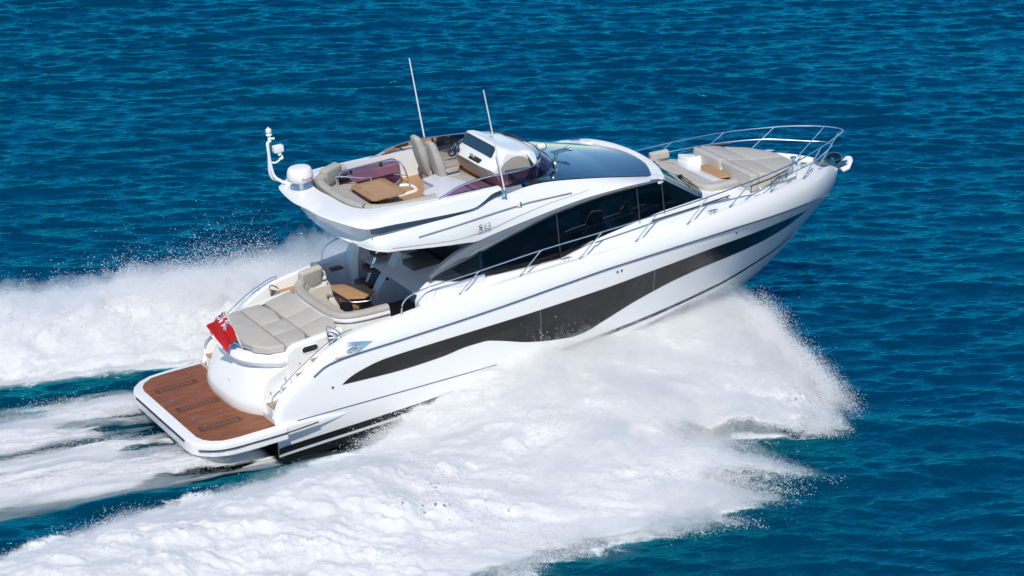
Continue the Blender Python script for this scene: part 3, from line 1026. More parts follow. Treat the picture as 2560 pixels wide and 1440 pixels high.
# model lettering and nav light on the wing
def text(name, body, size, m, loc, xdir, ydir, parent, ext=0.004, shear=0.0, sx=1.0):
    cu = bpy.data.curves.new(name, 'FONT')
    cu.body = body
    cu.size = size
    cu.extrude = ext
    cu.shear = shear
    cu.align_x = 'CENTER'
    to = bpy.data.objects.new(name + "_src", cu)
    C.objects.link(to)
    dg = bpy.context.evaluated_depsgraph_get()
    me = bpy.data.meshes.new_from_object(to.evaluated_get(dg))
    bpy.data.objects.remove(to)
    xd, yd = Vector(xdir).normalized(), Vector(ydir).normalized()
    zd = xd.cross(yd).normalized()
    yd = zd.cross(xd)
    for v in me.vertices:
        v.co = Vector(loc) + xd * v.co.x * sx + yd * v.co.y + zd * v.co.z
    me.name = name
    me.materials.clear()
    me.materials.append(M[m])
    o = bpy.data.objects.new(name, me)
    C.objects.link(o)
    o.parent = parent
    return o
text("model_lettering", "S", .175, "lettering", (7.56, -2.19, 3.735), (1, 0, .06), (0, .12, 1), fly, shear=.25, sx=1.35)
text("model_lettering", "62", .14, "lettergrey", (7.735, -2.19, 3.765), (1, 0, .06), (0, .12, 1), fly, shear=.25, sx=1.35)
b = B()
tube(b, [(7.48, -2.192, 3.71), (7.84, -2.19, 3.74)], .007, 5)
obj("lettering_underline", b, "lettergrey", fly)
for s, mm in ((-1, "green"), (1, "radarred")):
    b = B()
    box(b, (8.68, s * 2.06, 4.06), (.10, .05, .12), .02)
    nv = obj("navigation_light", b, "white", Y)
    b = B()
    box(b, (8.71, s * 2.075, 4.06), (.035, .05, .10), .012)
    obj("light_lens", b, mm, nv)
# small star badge on the after deck
b = B()
rows = []
for k in range(10):
    a = math.pi * 2 * k / 10
    r = .085 if k % 2 == 0 else .045
    rows.append([Vector((4.62 + r * math.cos(a), .38 - r * math.sin(a), 4.573)), Vector((4.62 + r * .55 * math.cos(a), .38 - r * .55 * math.sin(a), 4.574))])
grid(b, rows, close_u=True)
obj("star_badge", b, "lettering", coam)

# ================================================================== flybridge fittings
FZ = 3.95
# horseshoe sofa
sb = smooth_path([(5.98, 1.60, 4.45), (5.62, 1.56, 4.45), (5.30, 1.38, 4.45), (5.10, .95, 4.45), (5.04, .3, 4.45), (5.05, -.4, 4.45), (5.12, -.95, 4.45), (5.32, -1.35, 4.45), (5.68, -1.56, 4.45), (6.3, -1.66, 4.45), (6.75, -1.67, 4.45)], 8)
b = B()
seat = smooth_path([(6.05, 1.32, 0), (5.7, 1.28, 0), (5.45, 1.02, 0), (5.40, .3, 0), (5.40, -.4, 0), (5.48, -.92, 0), (5.75, -1.22, 0), (6.3, -1.36, 0), (6.85, -1.38, 0)], 8)
fsofa = None
sweep(b, [(p.x, p.y, FZ + .12) for p in seat], rrect(.62, .26, .03, 2))
fsofa = obj("fly_sofa", b, "gel", Y)
def cut(path, f0, f1):
    n = len(path)
    return path[int(f0 * (n - 1)):int(f1 * (n - 1)) + 1]
for f0, f1 in ((0, .30), (.305, .66), (.665, 1.0)):
    b = B()
    sweep(b, [(p.x, p.y, FZ + .31) for p in cut(seat, f0, f1)], rrect(.64, .15, .05, 4))
    obj("seat_cushion", b, "fabric2", fsofa)
    b = B()
    sweep(b, [(p.x, p.y, 4.50 + (.02 if p.y > 1.2 else 0)) for p in cut(sb, f0, f1)], rrect(.22, .40, .09, 5), lean=.15)
    obj("backrest", b, "fabric2", fsofa)
b = B()                                      # tall cushion at the port end
box(b, (5.52, 1.44, 4.62), (.62, .24, .42), .08, Matrix.Rotation(R(28), 3, 'Z') @ Matrix.Rotation(R(8), 3, 'X'), 4)
obj("end_cushion", b, "fabric2", fsofa)
# table on two posts
b = B()
prism(b, [(5.84, -.36), (6.55, -.36), (6.66, -.28), (6.66, .86), (6.56, .96), (5.84, .96), (5.76, .86), (5.76, -.28)], 4.36, 4.40, .012)
ft = obj("fly_table", b, "teak", Y)
b = B()
prism(b, [(5.93, -.24), (6.50, -.24), (6.50, .84), (5.93, .84)], 4.398, 4.404)
obj("table_panel", b, wood("table veneer", (.40, .23, .11), (.53, .33, .18), 2.5, plank=.30, line=.93), ft)
for y in (.05, .55):
    b = B()
    box(b, (6.2, y, 4.15), (.22, .10, .42), .02)
    obj("table_leg", b, mat("walnut leg %d" % (y * 100), (.10, .05, .03), .4), ft)
# upright acrylic stair hatch with its steel frame and hoops
hp = rrect(1.62, .62, .20, 6, 6.46, 4.33)
hatch_o = None
b = B()
tilt = lambda z: 1.30 + (z - 4.0) * .10
tube(b, [(x, tilt(z), z) for x, z in hp], .022, 8, closed=True)
tube(b, [(5.72, tilt(4.5) - .03, 4.52), (7.2, tilt(4.5) - .03, 4.52)], .014, 6)
hatch_o = obj("stair_hatch", b, "steel", Y)
b = B()
vs = [b.verts.new((x, tilt(z) - .006, z)) for x, z in hp]
b.faces.new(vs)
obj("hatch_pane", b, "purple", hatch_o)
for x in (6.0, 6.8):
    b = B()
    box(b, (x, tilt(4.6) - .03, 4.58), (.06, .05, .10), .01)
    obj("hatch_hinge", b, "rubber", hatch_o)
for pts in ([(5.60, 1.25, 3.95), (5.57, 1.25, 4.5), (5.62, 1.22, 4.60), (6.1, .95, 4.52), (6.3, .93, 4.50), (6.33, .93, 4.35), (6.33, .93, 3.95)],
            [(6.85, 1.28, 4.66), (7.1, 1.15, 4.66), (7.22, 1.02, 4.55), (7.30, .95, 4.2), (7.33, .93, 3.95)]):
    b = B()
    tube(b, smooth_path(pts, 6), .018, 8)
    if len(pts) == 5:
        tube(b, [(7.28, .97, 4.28), (7.1, 1.3, 4.28)], .012, 6)
    obj("hatch_hoop", b, "steel", hatch_o)
b = B()
tube(b, smooth_path([(5.75, .62, 3.97), (7.15, .62, 3.97), (7.38, .75, 3.97), (7.38, 1.1, 3.97), (7.2, 1.25, 3.97)], 6), .045, 8)
obj("hatch_coaming", b, "white", hatch_o)

# L-shaped wet bar with a pale lid
wb_poly = [(7.32, .20), (7.80, .33), (8.02, -.55), (8.12, -1.74), (7.0, -1.74), (6.86, -1.22), (6.90, -.66), (7.05, -.52), (7.36, -.42)]
b = B()
prism(b, [(x + (.015 if x < 7.4 else -.015), y) for x, y in wb_poly], 3.95, 4.33)
wet = obj("wet_bar", b, "lid", Y)
b = B()
prism(b, wb_poly, 4.345, 4.40, .018)
obj("worktop", b, "lid", wet)
b = B()
prism(b, [(x + (.004 if x < 7.4 else -.004), y) for x, y in wb_poly], 4.33, 4.345)
obj("lid_seal", b, "rub", wet)
b = B()
prism(b, [(7.84, .28), (8.40, .30), (8.52, -1.70), (8.14, -1.72), (8.04, -.55)], 3.95, 4.32, .05)
obj("companion_seat", b, "fabric2", wet)

# two high-backed helm seats
hs0 = None
for i, (x, y) in enumerate(((7.62, .82), (7.70, .20))):
    b = B()
    rows = []
    for z, w, xo, th in ((4.28, .40, .14, .16), (4.42, .46, .11, .22), (4.65, .52, .06, .24), (4.88, .50, .0, .22), (4.98, .42, -.02, .20), (5.05, .38, -.04, .20), (5.18, .36, -.07, .18), (5.25, .28, -.09, .12), (5.275, .16, -.10, .05)):
        rows.append([Vector((x + xo + u, y + v, z)) for u, v in rrect(th, w, min(th, w) * .42, 4)])
    V = grid(b, rows, close_v=True)
    b.faces.new(V[0])
    b.faces.new(V[-1])
    st = obj("helm_seat", b, "fabric2", Y, 60)
    b = B()
    prism(b, [(x + .08, y - .24), (x + .55, y - .24), (x + .60, y), (x + .55, y + .24), (x + .08, y + .24)], 4.26, 4.42, .06)
    obj("seat_cushion", b, "fabric2", st)
    b = B()
    box(b, (x + .3, y + .27, 4.55), (.35, .07, .07), .02)
    box(b, (x + .3, y - .27, 4.55), (.35, .07, .07), .02)
    obj("armrest", b, "fabric2", st)
    b = B()
    box(b, (x + .3, y, 4.13), (.42, .44, .30), .04)
    obj("seat_base", b, "fabric2", st)

# helm console: a rounded pod with screens, wheel and throttles
prof = [(8.92, 3.98), (8.72, 4.25), (8.60, 4.50), (8.54, 4.60), (8.72, 4.70), (8.82, 4.735), (8.98, 4.99), (9.02, 5.02), (9.12, 5.01), (9.34, 4.92), (9.60, 4.84), (9.86, 4.75), (9.92, 4.45), (9.9, 3.98)]
b = B()
rows = []
for y, k, dx in ((-.82, .80, .20), (-.81, .85, .16), (-.76, .90, .12), (-.62, .945, .06), (-.42, .97, .02), (-.2, .995, 0), (0, 1, 0), (.5, 1, 0), (.90, 1, 0), (1.04, .97, .02), (1.12, .90, .06), (1.15, .75, .12)):
    r = []
    for x, z in prof:
        zz = 3.98 + (z - 3.98) * k if z > 4.0 else z
        xx = x + dx * max(0, (9.3 - x)) * 1.3
        r.append(Vector((xx, y, zz)))
    rows.append(r)
V = grid(b, rows)
b.faces.new(V[0])
b.faces.new(V[-1])
con = obj("helm_console", b, "gel", Y, 32)
def on_face(pa, pb, u, off):
    a, c = Vector((pa[0], 0, pa[1])), Vector((pb[0], 0, pb[1]))
    d = (c - a).normalized()
    nrm = Vector((-d.z, 0, d.x))
    return a.lerp(c, u) + nrm * off
b = B()
sc = []
for u, v in rrect(1.52, .92, .12, 5):
    p = on_face(prof[5], prof[6], .5 + v, .010)
    sc.append(b.verts.new((p.x, .24 + u, p.z)))
b.faces.new(sc)
obj("display_panel", b, "screen", con)
b = B()
for y in (.60, -.12):
    vs = []
    for u, v in rrect(.64, .76, .03, 2):
        p = on_face(prof[5], prof[6], .5 + v, .013)
        vs.append(b.verts.new((p.x, y + u, p.z)))
    b.faces.new(vs)
obj("chart_screen", b, mat("chart screen glass", (.004, .02, .03), .05, coat=1.0), con)  # near-black teal glass with a gloss coat
b = B()
for y0, y1, m_ in ((-.32, .22, 0),):
    vs = []
    for u, v in rrect(y1 - y0, .62, .06, 3):
        p = on_face(prof[3], prof[4], .5 + v, .008)
        vs.append(b.verts.new((p.x, (y0 + y1) / 2 + u, p.z)))
    b.faces.new(vs)
sw = obj("switch_panel", b, "dark", con)
b = B()
for y in (-.05, .03):
    p = on_face(prof[3], prof[4], .5, .01)
    tube(b, [p + Vector((0, y, 0)), p + Vector((-.06, y, .12))], [.016, .022], 8)
obj("throttle_lever", b, "steel", con)
b = B()                                             # kick panel in pale upholstery
V_ = []
for y in lin(-.55, 1.0, 6):
    V_.append([Vector((x - .012, y, z - .004)) for x, z in prof[0:3]])
grid(b, V_)
obj("kick_panel", b, "cream", con)
b = B()                                             # taupe cheek on the starboard flank
cheek = [(8.88, 4.20), (8.86, 4.40), (8.90, 4.54), (9.02, 4.66), (9.20, 4.745), (9.36, 4.755), (9.52, 4.70), (9.68, 4.58), (9.76, 4.42), (9.76, 4.20)]
vs = [b.verts.new((x, -.826, z)) for x, z in cheek]
b.faces.new(vs)
obj("cheek_panel", b, "fabric2", con)
wc = Vector((8.50, .80, 4.70))
ax = Vector((-.78, 0, .62)).normalized()
e1 = Vector((0, 1, 0))
e2 = ax.cross(e1)
b = B()
tube(b, [wc + .175 * (math.cos(a) * e1 + math.sin(a) * e2) for a in [2 * math.pi * k / 28 for k in range(28)]], .022, 8, closed=True)
wh = obj("steering_wheel", b, "rubber", Y)
b = B()
for k in range(3):
    a = 2 * math.pi * k / 3 + .5
    tube(b, [wc - ax * .03, wc + .17 * (math.cos(a) * e1 + math.sin(a) * e2)], [.03, .016], 6)
tube(b, [wc + ax * .01, wc - ax * .14], [.06, .05], 10)
obj("wheel_hub", b, "navy", wh)
b = B()
ball(b, (9.55, .75, 4.94), .07, (1, 1, .7))
obj("compass", b, "rubber", con)

# dash moulding inside the screen
b = B()
rows = []
inn = smooth_path([(8.9, 1.55, 4.56), (9.3, 1.42, 4.72), (9.62, 1.15, 4.75), (9.85, .6, 4.77), (9.93, 0, 4.77), (9.88, -.5, 4.77), (9.76, -.95, 4.76), (9.60, -1.32, 4.74), (9.44, -1.52, 4.70)], 5)
for i, p in enumerate(inn):
    q = Vector((min(9.2, p.x - .12), max(-.78, min(1.1, p.y * .75)), 4.80))
    q.x = 9.55 if abs(p.y) < 1.0 or p.y < 0 else 9.15
    if p.y < -.9:
        q = Vector((9.62, max(-.80, p.y), 4.74))
    rows.append([Vector((p.x + .02, p.y * 1.01, 4.3)), p + Vector((.01, 0, -.01)), p, p.lerp(q, .5) + Vector((0, 0, .01)), q])
grid(b, rows)
obj("dash_moulding", b, "gel", coam, 40)

# wrap-round purple windscreen with a steel top rail
wbase = [(7.15, -1.84, 4.60), (7.6, -1.86, 4.59), (8.1, -1.86, 4.57), (8.6, -1.84, 4.46), (9.2, -1.79, 4.45), (9.7, -1.62, 4.47), (10.05, -1.25, 4.50), (10.24, -.65, 4.54), (10.30, 0, 4.55)]
wtop = [(6.92, -1.83, 4.64), (7.35, -1.81, 4.76), (8.0, -1.78, 4.80), (8.6, -1.75, 4.75), (9.2, -1.66, 4.70), (9.58, -1.45, 4.70), (9.82, -1.10, 4.74), (9.96, -.60, 4.78), (10.0, 0, 4.78)]
WBf, WTf = ring(wbase), ring(wtop)
b = B()
pb, pt = smooth_path(WBf, 6), smooth_path(WTf, 6)
rows = []
for i, (p, q) in enumerate(zip(pb, pt)):
    rows.append([p, p.lerp(q, .5) + (p - Vector((8.2, 0, p.z))).normalized() * .012, q])
grid(b, rows)
fws = obj("fly_windscreen", b, "purple", Y)
n = len(pt)
for a0, a1 in ((0, int(n * .36)), (int(n * .64), n)):
    b = B()
    seg = pt[a0:a1]
    tube(b, [p + Vector((0, 0, .012)) for p in seg], .020, 8)
    e = seg[0] if a0 == 0 else seg[-1]
    t_ = Vector((e.x - .22, e.y * 1.01, 4.60))
    tube(b, [e + Vector((0, 0, .012)), t_], .018, 8)
    obj("screen_rail", b, "steel", fws)
    for k in ((.22, .55, .95) if a0 == 0 else (.05, .45, .78)):
        i = min(int(len(seg) * k), len(seg) - 1)
        b = B()
        c0, c1 = pb[a0 + i], pt[a0 + i]
        tube(b, [c0, c1], .016, 6)
        obj("screen_post", b, "rubber", fws)
b = B()
tube(b, [p + Vector((0, 0, .004)) for p in pt[int(n * .36):int(n * .64)]], .008, 6)
obj("screen_edge", b, "bronze", fws)

# horns and searchlight on the roof ahead of the screen
b = B()
tube(b, [(10.42, .20, 4.44), (10.62, .20, 4.42)], .085, 12)
sl_ = obj("searchlight", b, "white", Y)
b = B()
tube(b, [(10.62, .20, 4.42), (10.66, .20, 4.42)], [.08, .07], 12)
obj("searchlight_lens", b, "steel", sl_)
b = B()
tube(b, [(10.52, .20, 4.15), (10.52, .20, 4.42)], .05, 10)
obj("searchlight_foot", b, "steel", sl_)
b = B()
for y in (-.12, .02):
    tube(b, smooth_path([(10.70, y, 4.30), (10.95, y, 4.30), (11.10, y, 4.30), (11.18, y, 4.30)], 4), [.022] * 7 + [.024, .028, .034, .04, .045, .05][:6], 10)
tube(b, [(10.80, -.12, 4.24), (10.80, .02, 4.24)], .02, 6)
for y in (-.12, .02):
    tube(b, [(10.8, y, 4.1), (10.8, y, 4.30)], .018, 6)
obj("air_horn", b, "steel", Y)
b = B()
ball(b, (10.14, -1.16, 4.44), .11, (.55, 1, 1))
tube(b, [(10.2, -1.2, 4.2), (10.14, -1.17, 4.44)], .03, 8)
obj("deck_spotlight", b, "steel", Y)

# whip aerials
for s, tip in ((-1, (7.95, -2.25, 7.05)), (1, (8.25, 2.25, 6.70))):
    b = B()
    base = Vector((8.36, s * 2.03, 4.36))
    tp = Vector(tip)
    tube(b, [base + Vector((0, 0, .06)), base.lerp(tp, .35), base.lerp(tp, .7), tp], [.021, .019, .016, .014], 8)
    wa = obj("whip_aerial", b, "white", Y)
    b = B()
    tube(b, [base + Vector((.0, 0, -.03)), base + Vector((-.01, 0, .16))], [.038, .024], 8)
    tube(b, [base + Vector((-.10, 0, -.02)), base + Vector((0, 0, .06))], .022, 6)
    obj("aerial_foot", b, "steel", wa)

# radar on the after deck, with lettering
rc = Vector((4.58, 1.02, 4.98))
b = B()
lathe(b, [(.0, -.165), (.26, -.165), (.295, -.14), (.31, -.06), (.305, .02), (.275, .125), (.245, .155), (.18, .172), (.0, .178)], rc, 40)
rad = obj("radar", b, "radome", Y, 50)
b = B()
tube(b, [(4.58, 1.02, 4.52), (4.58, 1.02, 4.84)], .055, 12)
lathe(b, [(.0, 0), (.16, 0), (.2, .03), (.0, .03)], (4.58, 1.02, 4.80), 20)
obj("radar_pedestal", b, "white", rad)
b = B()
prism(b, [(4.36, .62), (4.78, .62), (4.86, .75), (4.86, 1.3), (4.76, 1.42), (4.40, 1.42)], 4.50, 4.575, .02)
obj("radar_plinth", b, "gel", rad)
tx = None
cu = bpy.data.curves.new("radar_lettering", 'FONT')
cu.body = "Raymarine"
cu.size = .105
cu.align_x = 'CENTER'
to = bpy.data.objects.new("src", cu)
C.objects.link(to)
me = bpy.data.meshes.new_from_object(to.evaluated_get(bpy.context.evaluated_depsgraph_get()))
bpy.data.objects.remove(to)
bmx = B()
bmx.from_mesh(me)
bmesh.ops.subdivide_edges(bmx, edges=bmx.edges, cuts=1)
bmx.to_mesh(me)
bmx.free()
for v in me.vertices:                                # wrapped round the dome
    a = R(-62) + v.co.x / .30
    v.co = rc + Vector((.3125 * math.cos(a), .3125 * math.sin(a), v.co.y - .10))
me.name = "radar_lettering"
me.materials.clear()
me.materials.append(M["radarred"])
to = bpy.data.objects.new("radar_lettering", me)
C.objects.link(to)
to.parent = rad

# light mast on the port after corner
b = B()
l1 = smooth_path([(4.62, 1.60, 4.55), (4.45, 1.72, 4.60), (4.30, 1.86, 4.72), (4.24, 1.90, 4.95), (4.22, 1.92, 5.45), (4.24, 1.96, 5.56), (4.32, 2.0, 5.60)], 6)
l2 = smooth_path([(4.50, 2.10, 4.55), (4.35, 2.12, 4.60), (4.27, 2.10, 4.75), (4.26, 2.08, 4.95), (4.30, 2.06, 5.45), (4.33, 2.05, 5.56), (4.32, 2.0, 5.60)], 6)
tube(b, l1, .034, 10)
tube(b, l2, .034, 10)
mast = obj("light_mast", b, "white", Y)
b = B()
tube(b, [(4.22, 1.92, 5.22), (4.28, 2.07, 5.22)], .022, 8)
tube(b, [(4.23, 1.92, 5.10), (4.28, 2.08, 5.10)], .018, 8)
tube(b, smooth_path([(4.24, 1.92, 5.10), (4.36, 1.88, 5.08), (4.50, 1.86, 5.16), (4.54, 1.86, 5.22)], 5), .022, 8)
lathe(b, [(0, 0), (.05, 0), (.055, .03), (0, .04)], (4.50, 1.86, 5.14), 12)
obj("mast_bracket", b, "white", mast)
b = B()
box(b, (4.46, 1.90, 5.40), (.24, .17, .16), .02)
tube(b, [(4.48, 1.88, 5.24), (4.48, 1.88, 5.34)], .05, 10)
obj("mast_camera", b, "white", mast)
b = B()
tube(b, [(4.32, 2.0, 5.58), (4.32, 2.0, 5.74)], .042, 10)
lathe(b, [(0, 0), (.075, 0), (.075, .02), (.045, .035), (.045, .06), (.07, .075), (.07, .14), (.045, .16), (.02, .17), (.018, .20), (.0, .205)], (4.32, 2.0, 5.74), 16)
tube(b, [(4.34, 1.97, 5.66), (4.42, 1.93, 5.65)], [.02, .03], 8)
obj("anchor_light", b, "white", mast)
b = B()
lathe(b, [(0, 0), (.21, 0), (.22, .05), (.17, .10), (.08, .125), (0, .13)], (4.78, 1.78, 4.60), 24)
obj("satellite_dome", b, "radome", Y)
for x, y in ((5.66, 1.92),):
    b = B()
    box(b, (x, y, 4.65), (.12, .05, .02), .008)
    obj("fuel_cap", b, "bronze", coam)

# ================================================================== cockpit fittings
seatp = smooth_path([(5.15, 1.72, 0), (4.72, 1.66, 0), (4.36, 1.35, 0), (4.20, .8, 0), (4.18, 0, 0), (4.22, -.7, 0), (4.40, -1.12, 0), (4.78, -1.26, 0), (5.42, -1.30, 0)], 8)
b = B()
sweep(b, [(p.x, p.y, 1.80) for p in seatp], rrect(.26, .58, .05, 3))
csofa = obj("cockpit_sofa", b, "gel", Y)
b = B()
sweep(b, [(p.x - .0, p.y, 1.99) for p in seatp], [(.155, -.012), (.155, .012), (-.155, .012), (-.155, -.012)])
obj("sofa_trim", b, "steel", csofa)
for f0, f1 in ((0, .30), (.303, .68), (.683, 1)):
    b = B()
    sweep(b, [(p.x, p.y, 2.09) for p in cut(seatp, f0, f1)], rrect(.24, .20, .08, 5))
    obj("backrest", b, "fabric2" if f0 else "fabric", csofa)
sin_ = smooth_path([(5.20, 1.36, 0), (4.85, 1.32, 0), (4.62, 1.05, 0), (4.52, .6, 0), (4.52, 0, 0), (4.58, -.58, 0), (4.85, -.92, 0), (5.42, -1.0, 0)], 8)
b = B()
sweep(b, [(p.x, p.y, 1.50) for p in sin_], rrect(.52, .42, .03, 2))
obj("sofa_base", b, "gel", csofa)
for f0, f1 in ((0, .36), (.363, .70), (.703, 1)):
    b = B()
    sweep(b, [(p.x, p.y, 1.76) for p in cut(sin_, f0, f1)], rrect(.54, .15, .05, 4))
    obj("seat_cushion", b, "fabric", csofa)
b = B()
box(b, (4.72, 1.52, 2.18), (.62, .20, .46), .07, Matrix.Rotation(R(12), 3, 'Z') @ Matrix.Rotation(R(14), 3, 'X'), 4)
obj("back_cushion", b, "fabric", csofa)
b = B()
box(b, (5.02, 1.82, 2.14), (.14, .42, .40), .06)
obj("end_cushion", b, "darkfab", csofa)
b = B()
prism(b, [(5.02, .12), (5.38, -.12), (5.74, .10), (5.70, .62), (5.42, .95), (5.06, 1.14), (4.98, .9)], 1.96, 2.00, .012)
ct = obj("cockpit_table", b, "teak", Y)
for x, y in ((5.26, .22), (5.40, .42)):
    b = B()
    box(b, (x, y, 1.63), (.14, .06, .66), .015)
    obj("table_leg", b, "teak", ct)
b = B()
tube(b, smooth_path([(5.55, -.02, 1.94), (5.48, -.16, 1.90), (5.10, .02, 1.90), (5.06, .1, 1.94)], 5), .014, 6)
obj("table_rail", b, "steel", ct)

# wet bar with grill, flybridge stairs and the port bulkhead
bar = [(6.0, 1.30), (6.02, 1.62), (6.22, 1.86), (6.48, 2.12), (6.66, 2.40), (6.80, 2.50), (6.95, 2.44), (7.1, 2.30), (7.5, 2.30), (7.5, 1.30)]
b = B()
A = [b.verts.new((x, .70 - .02 * (x > 7.2), z)) for x, z in bar]
D = [b.verts.new((x, 1.02, z)) for x, z in bar]
b.faces.new(A)
b.faces.new(D[::-1])
for i in range(len(bar)):
    b.faces.new([A[i], A[(i + 1) % len(bar)], D[(i + 1) % len(bar)], D[i]])
es = [e for e in b.edges if abs((e.verts[0].co - e.verts[1].co).y) < .05]
bmesh.ops.bevel(b, geom=es, offset=.03, segments=3, affect='EDGES')
barO = obj("stair_bulkhead", b, "gel", Y)
b = B()
prism(b, [(6.85, .14), (7.5, .14), (7.5, .98), (6.85, .98)], 1.3, 2.20, .04)
wbo = obj("cockpit_bar", b, "gel", Y)
b = B()
prism(b, [(6.80, .10), (7.52, .10), (7.52, .98), (6.80, .98)], 2.20, 2.34, .02)
obj("bar_worktop", b, mat("dark grey worktop", (.10, .105, .10), .35), wbo)
b = B()
tube(b, [(6.35, .695, 1.95), (6.35, .68, 1.95)], .035, 10)
obj("bar_socket", b, "dark", barO)
stairs = None
b = B()
tube(b, [(5.95, 1.3, 1.50), (6.55, 1.3, 2.65), (6.85, 1.3, 3.3)], .045, 8)
stairs = obj("fly_stairs", b, "steel", Y)
for x, z in ((5.98, 1.78), (6.22, 2.10), (6.46, 2.42), (6.70, 2.75)):
    b = B()
    prism(b, [(x - .16, 1.10), (x - .10, 1.02), (x + .14, 1.02), (x + .18, 1.2), (x + .18, 1.5), (x + .10, 1.60), (x - .10, 1.60), (x - .18, 1.4)], z - .035, z, .012)
    obj("stair_tread", b, "teakfloor", stairs)
b = B()
rows = []
for z, xo in ((1.3, 5.90), (1.9, 5.90), (2.3, 5.93), (2.6, 6.02), (2.9, 6.2), (3.2, 6.3), (3.85, 6.35)):
    rows.append([Vector((xo + .12, 1.62, z)), Vector((xo, 1.68, z)), Vector((xo - .03, 1.78, z)), Vector((xo + .05, 2.05, z)), Vector((xo + .6, 2.12, z))])
grid(b, rows)
b2 = obj("port_bulkhead", b, "gel", Y)
b = B()
prism(b, [(5.45, 1.85), (5.75, 1.85), (5.75, 2.06), (5.45, 2.06)], 2.02, 2.06, .01)
obj("bulkhead_shelf", b, "teakfloor", b2)

# ================================================================== foredeck lounge
fl = smooth_path([(14.62, 1.42, 0), (14.32, 1.36, 0), (14.15, 1.12, 0), (14.12, .5, 0), (14.12, -.5, 0), (14.16, -1.08, 0), (14.36, -1.36, 0), (14.95, -1.42, 0)], 8)
b = B()
sweep(b, [(p.x, p.y, 2.68) for p in fl], rrect(.22, .30, .03, 2))
fsf = obj("foredeck_sofa", b, "gel", Y)
for f0, f1 in ((0, .26), (.265, .64), (.645, 1)):
    b = B()
    sweep(b, [(p.x, p.y, 2.87) for p in cut(fl, f0, f1)], rrect(.24, .19, .07, 5))
    obj("backrest", b, "fabric", fsf)
fi = smooth_path([(14.7, 1.12, 0), (14.5, 1.05, 0), (14.45, .5, 0), (14.45, -.5, 0), (14.52, -1.0, 0), (14.95, -1.10, 0)], 8)
for f0, f1 in ((0, .45), (.455, 1)):
    b = B()
    sweep(b, [(p.x, p.y, 2.74) for p in cut(fi, f0, f1)], rrect(.46, .14, .05, 4))
    obj("seat_cushion", b, "fabric", fsf)
b = B()
box(b, (14.42, 1.32, 2.98), (.52, .17, .22), .06, Matrix.Rotation(R(-8), 3, 'Z'), 4)
obj("end_cushion", b, "fabric", fsf)
b = B()
prism(b, [(15.12, -.42), (15.40, -.50), (15.56, -.40), (15.62, .30), (15.50, .62), (15.22, .66), (15.08, .40)], 2.655, 2.695, .01)
fdt = obj("foredeck_table", b, "teak", Y)
b = B()
tube(b, [(15.35, .08, 2.3), (15.35, .08, 2.66)], .045, 10)
obj("table_leg", b, "steel", fdt)
# moulded base and the big sunpad
b = B()
prism(b, [(15.42, -1.34), (16.1, -1.42), (16.9, -1.12), (17.32, -.55), (17.36, 0), (17.32, .55), (16.9, 1.12), (16.1, 1.42), (15.05, 1.50), (15.05, .98), (15.42, .92)], 2.25, lambda x, y: 2.82 if (x < 15.43 and y > .9) else (2.66 - max(0, x - 15.4) * .09), .04)
fpad = obj("foredeck_sunpad", b, "gel", Y)
def pz(x):
    return np.interp(x, [15.3, 15.5, 15.9, 16.3, 17.3], [2.97, 2.99, 2.84, 2.76, 2.62])
for ya, yb, f in ((-1.40, -.02, 0), (.02, 1.32, 1)):
    b = B()
    prism(b, [(15.40, ya), (15.66, ya - .02 * (f == 0)), (15.66, yb), (15.40, yb)], 2.52, lambda x, y: 2.97 - (x - 15.4) * .22, .07, 4)
    obj("headrest_cushion", b, "fabric", fpad)
for ya, yb in ((-1, 0), (0, 1)):
    b = B()
    sgn = -1 if ya < 0 else 1
    prism(b, [(15.67, 0.012 * sgn), (15.67, 1.40 * sgn), (16.12, 1.42 * sgn), (16.30, 1.36 * sgn), (16.30, .012 * sgn)], 2.55, lambda x, y: pz(x), .05)
    obj("sunpad_cushion", b, "fabric", fpad)
    b = B()
    prism(b, [(16.315, 0.012 * sgn), (16.315, 1.35 * sgn), (16.85, 1.06 * sgn), (17.16, .62 * sgn), (17.28, .3 * sgn), (17.30, .012 * sgn)], 2.52, lambda x, y: pz(x), .05)
    obj("sunpad_cushion", b, "fabric", fpad)
b = B()                                              # step moulding to starboard of the lounge
prism(b, [(15.02, -1.46), (15.40, -1.46), (15.40, -1.12), (15.02, -1.12)], 2.3, 2.52, .03)
obj("deck_step", b, "gel", fpad)
for s in (-1, 1):
    b = B()
    tube(b, [(15.25, s * 1.60, 2.74), (15.9, s * 1.57, 2.79), (16.55, s * 1.32, 2.79)], .018, 6)
    for x, y in ((15.3, 1.60), (15.9, 1.57), (16.5, 1.34)):
        tube(b, [(x, s * y, 2.75), (x, s * (y - .08), 2.55)], .012, 6)
    obj("pad_handrail", b, "bronze", fpad)
# windlass
b = B()
lathe(b, [(0, 0), (.11, 0), (.11, .04), (.06, .06), (.05, .14), (.085, .17), (.085, .21), (0, .215)], (17.62, .10, 2.27), 18)
wl = obj("windlass", b, "steel", Y)
b = B()
box(b, (17.78, -.10, 2.30), (.16, .13, .08), .03)
obj("chain_gypsy", b, "steel", wl)
for s in (-1, 1):
    b = B()
    box(b, (17.35, s * .95, 2.40), (.06, .06, .05), .015)
    obj("deck_filler", b, "steel", deck)
